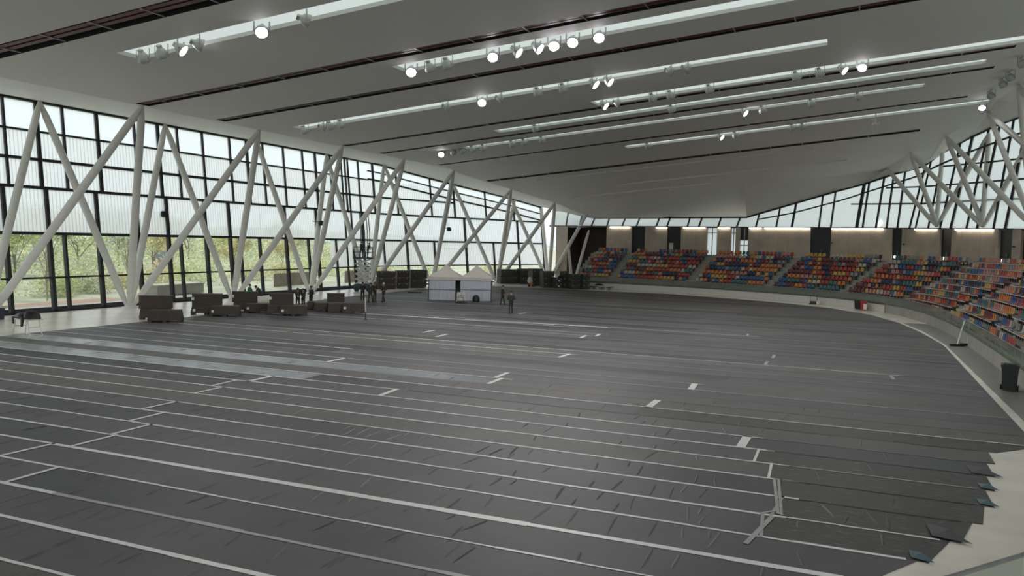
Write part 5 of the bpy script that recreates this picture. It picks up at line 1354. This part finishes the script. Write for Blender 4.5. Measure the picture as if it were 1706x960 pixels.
# planter, fence, houses
b = MB(); b.box((0, 0, .45), (2.0, 6.5, .9)); b.box((0, 0, .93), (2.2, 6.7, .08)); o = empty('planter', (-60.2, 58.2, 0), .1, 'low grey concrete planter wall outside the first crates', 'planter'); b.build('wall', M['stand'], o); b = MB(); b.box((0, 0, .98), (1.7, 6.2, .06)); b.build('soil', M['grass'], o)
for j, (x, y, L) in enumerate([(-61, 78, 9.5), (-60.5, 91, 9)]):
    o = empty('picket_fence', (x, y, 0), .12, ['brown picket fence outside the fourth crate group', 'brown picket fence outside the scissor lift'][j], 'fence', 'picket fences outside'); b = MB()
    n = int(L / .25)
    for q in range(n): b.box((0, -L / 2 + L * q / n, .75), (.06, .18, 1.5 + .05 * (q % 3)))
    b.build('pickets', M['fence'], o); b = MB(); b.beam((.06, -L / 2, .35), (.06, L / 2, .35), .06, .1); b.beam((.06, -L / 2, 1.2), (.06, L / 2, 1.2), .06, .1); b.build('rail', M['fence'], o)
def house(p, rz, L, W, Hh, mname, label, flat=True):
    o = empty('house', p, rz, label, 'building', 'buildings outside'); b = MB(); b.box((0, 0, Hh / 2), (L, W, Hh)); b.build('wall', M[mname], o)
    b = MB()
    if flat: b.box((0, 0, Hh + .2), (L * 1.1, W * 1.1, .4))
    else: b.box((0, 0, Hh + .7), (L * 1.1, W * 1.1, 1.4), 0, 0, .6)
    b.build('roof', M['roofm' if not flat else 'house'], o)
    for k_ in range(3):
        for lv in range(max(1, int(Hh / 3))):
            b = MB(); b.box((L / 2, -W * .32 + W * .32 * k_, 1.5 + lv * 3), (.12, W * .2, 1.3)); b.build('window', M['roofm'], o)
hp_ = hit(143, 402, 0, -210); house((hp_[0], hp_[1], 3.0), .3, 8, 9, 5.2, 'house', 'white flat-roofed house on the far hill above the trees')
hp_ = hit(272, 470, 0, -92); house((hp_[0], hp_[1], gz(hp_[0], hp_[1]) - .1), .2, 1.8, 2.4, 1.3, 'brick', 'low orange brick building behind the planter', False)
hp_ = hit(380, 432, 0, -150); house((hp_[0], hp_[1], 1.2), .2, 8, 20, 2.4, 'house', 'long pale building in the valley behind the second crates')

# ------------------------------------------------------------------ sky and exposure
w = bpy.data.worlds.new('overcast_sky'); S.world = w; w.use_nodes = True; nt = w.node_tree; nt.nodes.clear()
out = nt.nodes.new('ShaderNodeOutputWorld'); bg = nt.nodes.new('ShaderNodeBackground'); tc = nt.nodes.new('ShaderNodeTexCoord'); sp = nt.nodes.new('ShaderNodeSeparateXYZ'); rp = nt.nodes.new('ShaderNodeValToRGB')
mr = nt.nodes.new('ShaderNodeMapRange'); mr.inputs['From Min'].default_value = -1; mr.inputs['From Max'].default_value = 1
nt.links.new(tc.outputs['Generated'], sp.inputs['Vector']); nt.links.new(sp.outputs['Z'], mr.inputs['Value']); nt.links.new(mr.outputs['Result'], rp.inputs['Fac'])
e = rp.color_ramp.elements; e[0].position = .47; e[0].color = (.30, .31, .28, 1); e[1].position = .5; e[1].color = (.86, .93, .97, 1)
x = e.new(.8); x.color = (.90, .95, 1.0, 1)
nt.links.new(rp.outputs['Color'], bg.inputs['Color']); bg.inputs['Strength'].default_value = 1.4; nt.links.new(bg.outputs['Background'], out.inputs['Surface'])

S.view_settings.view_transform = 'Standard'; S.view_settings.look = 'None'; S.view_settings.gamma = 1; S.view_settings.use_curve_mapping = False
S.view_settings.exposure = 0.0
S.cycles.use_denoising = True; S.cycles.max_bounces = 8; S.cycles.diffuse_bounces = 4; S.cycles.glossy_bounces = 3; S.cycles.transparent_max_bounces = 16; S.cycles.transmission_bounces = 4
S.cycles.sample_clamp_indirect = 6; S.cycles.caustics_reflective = False; S.cycles.caustics_refractive = False
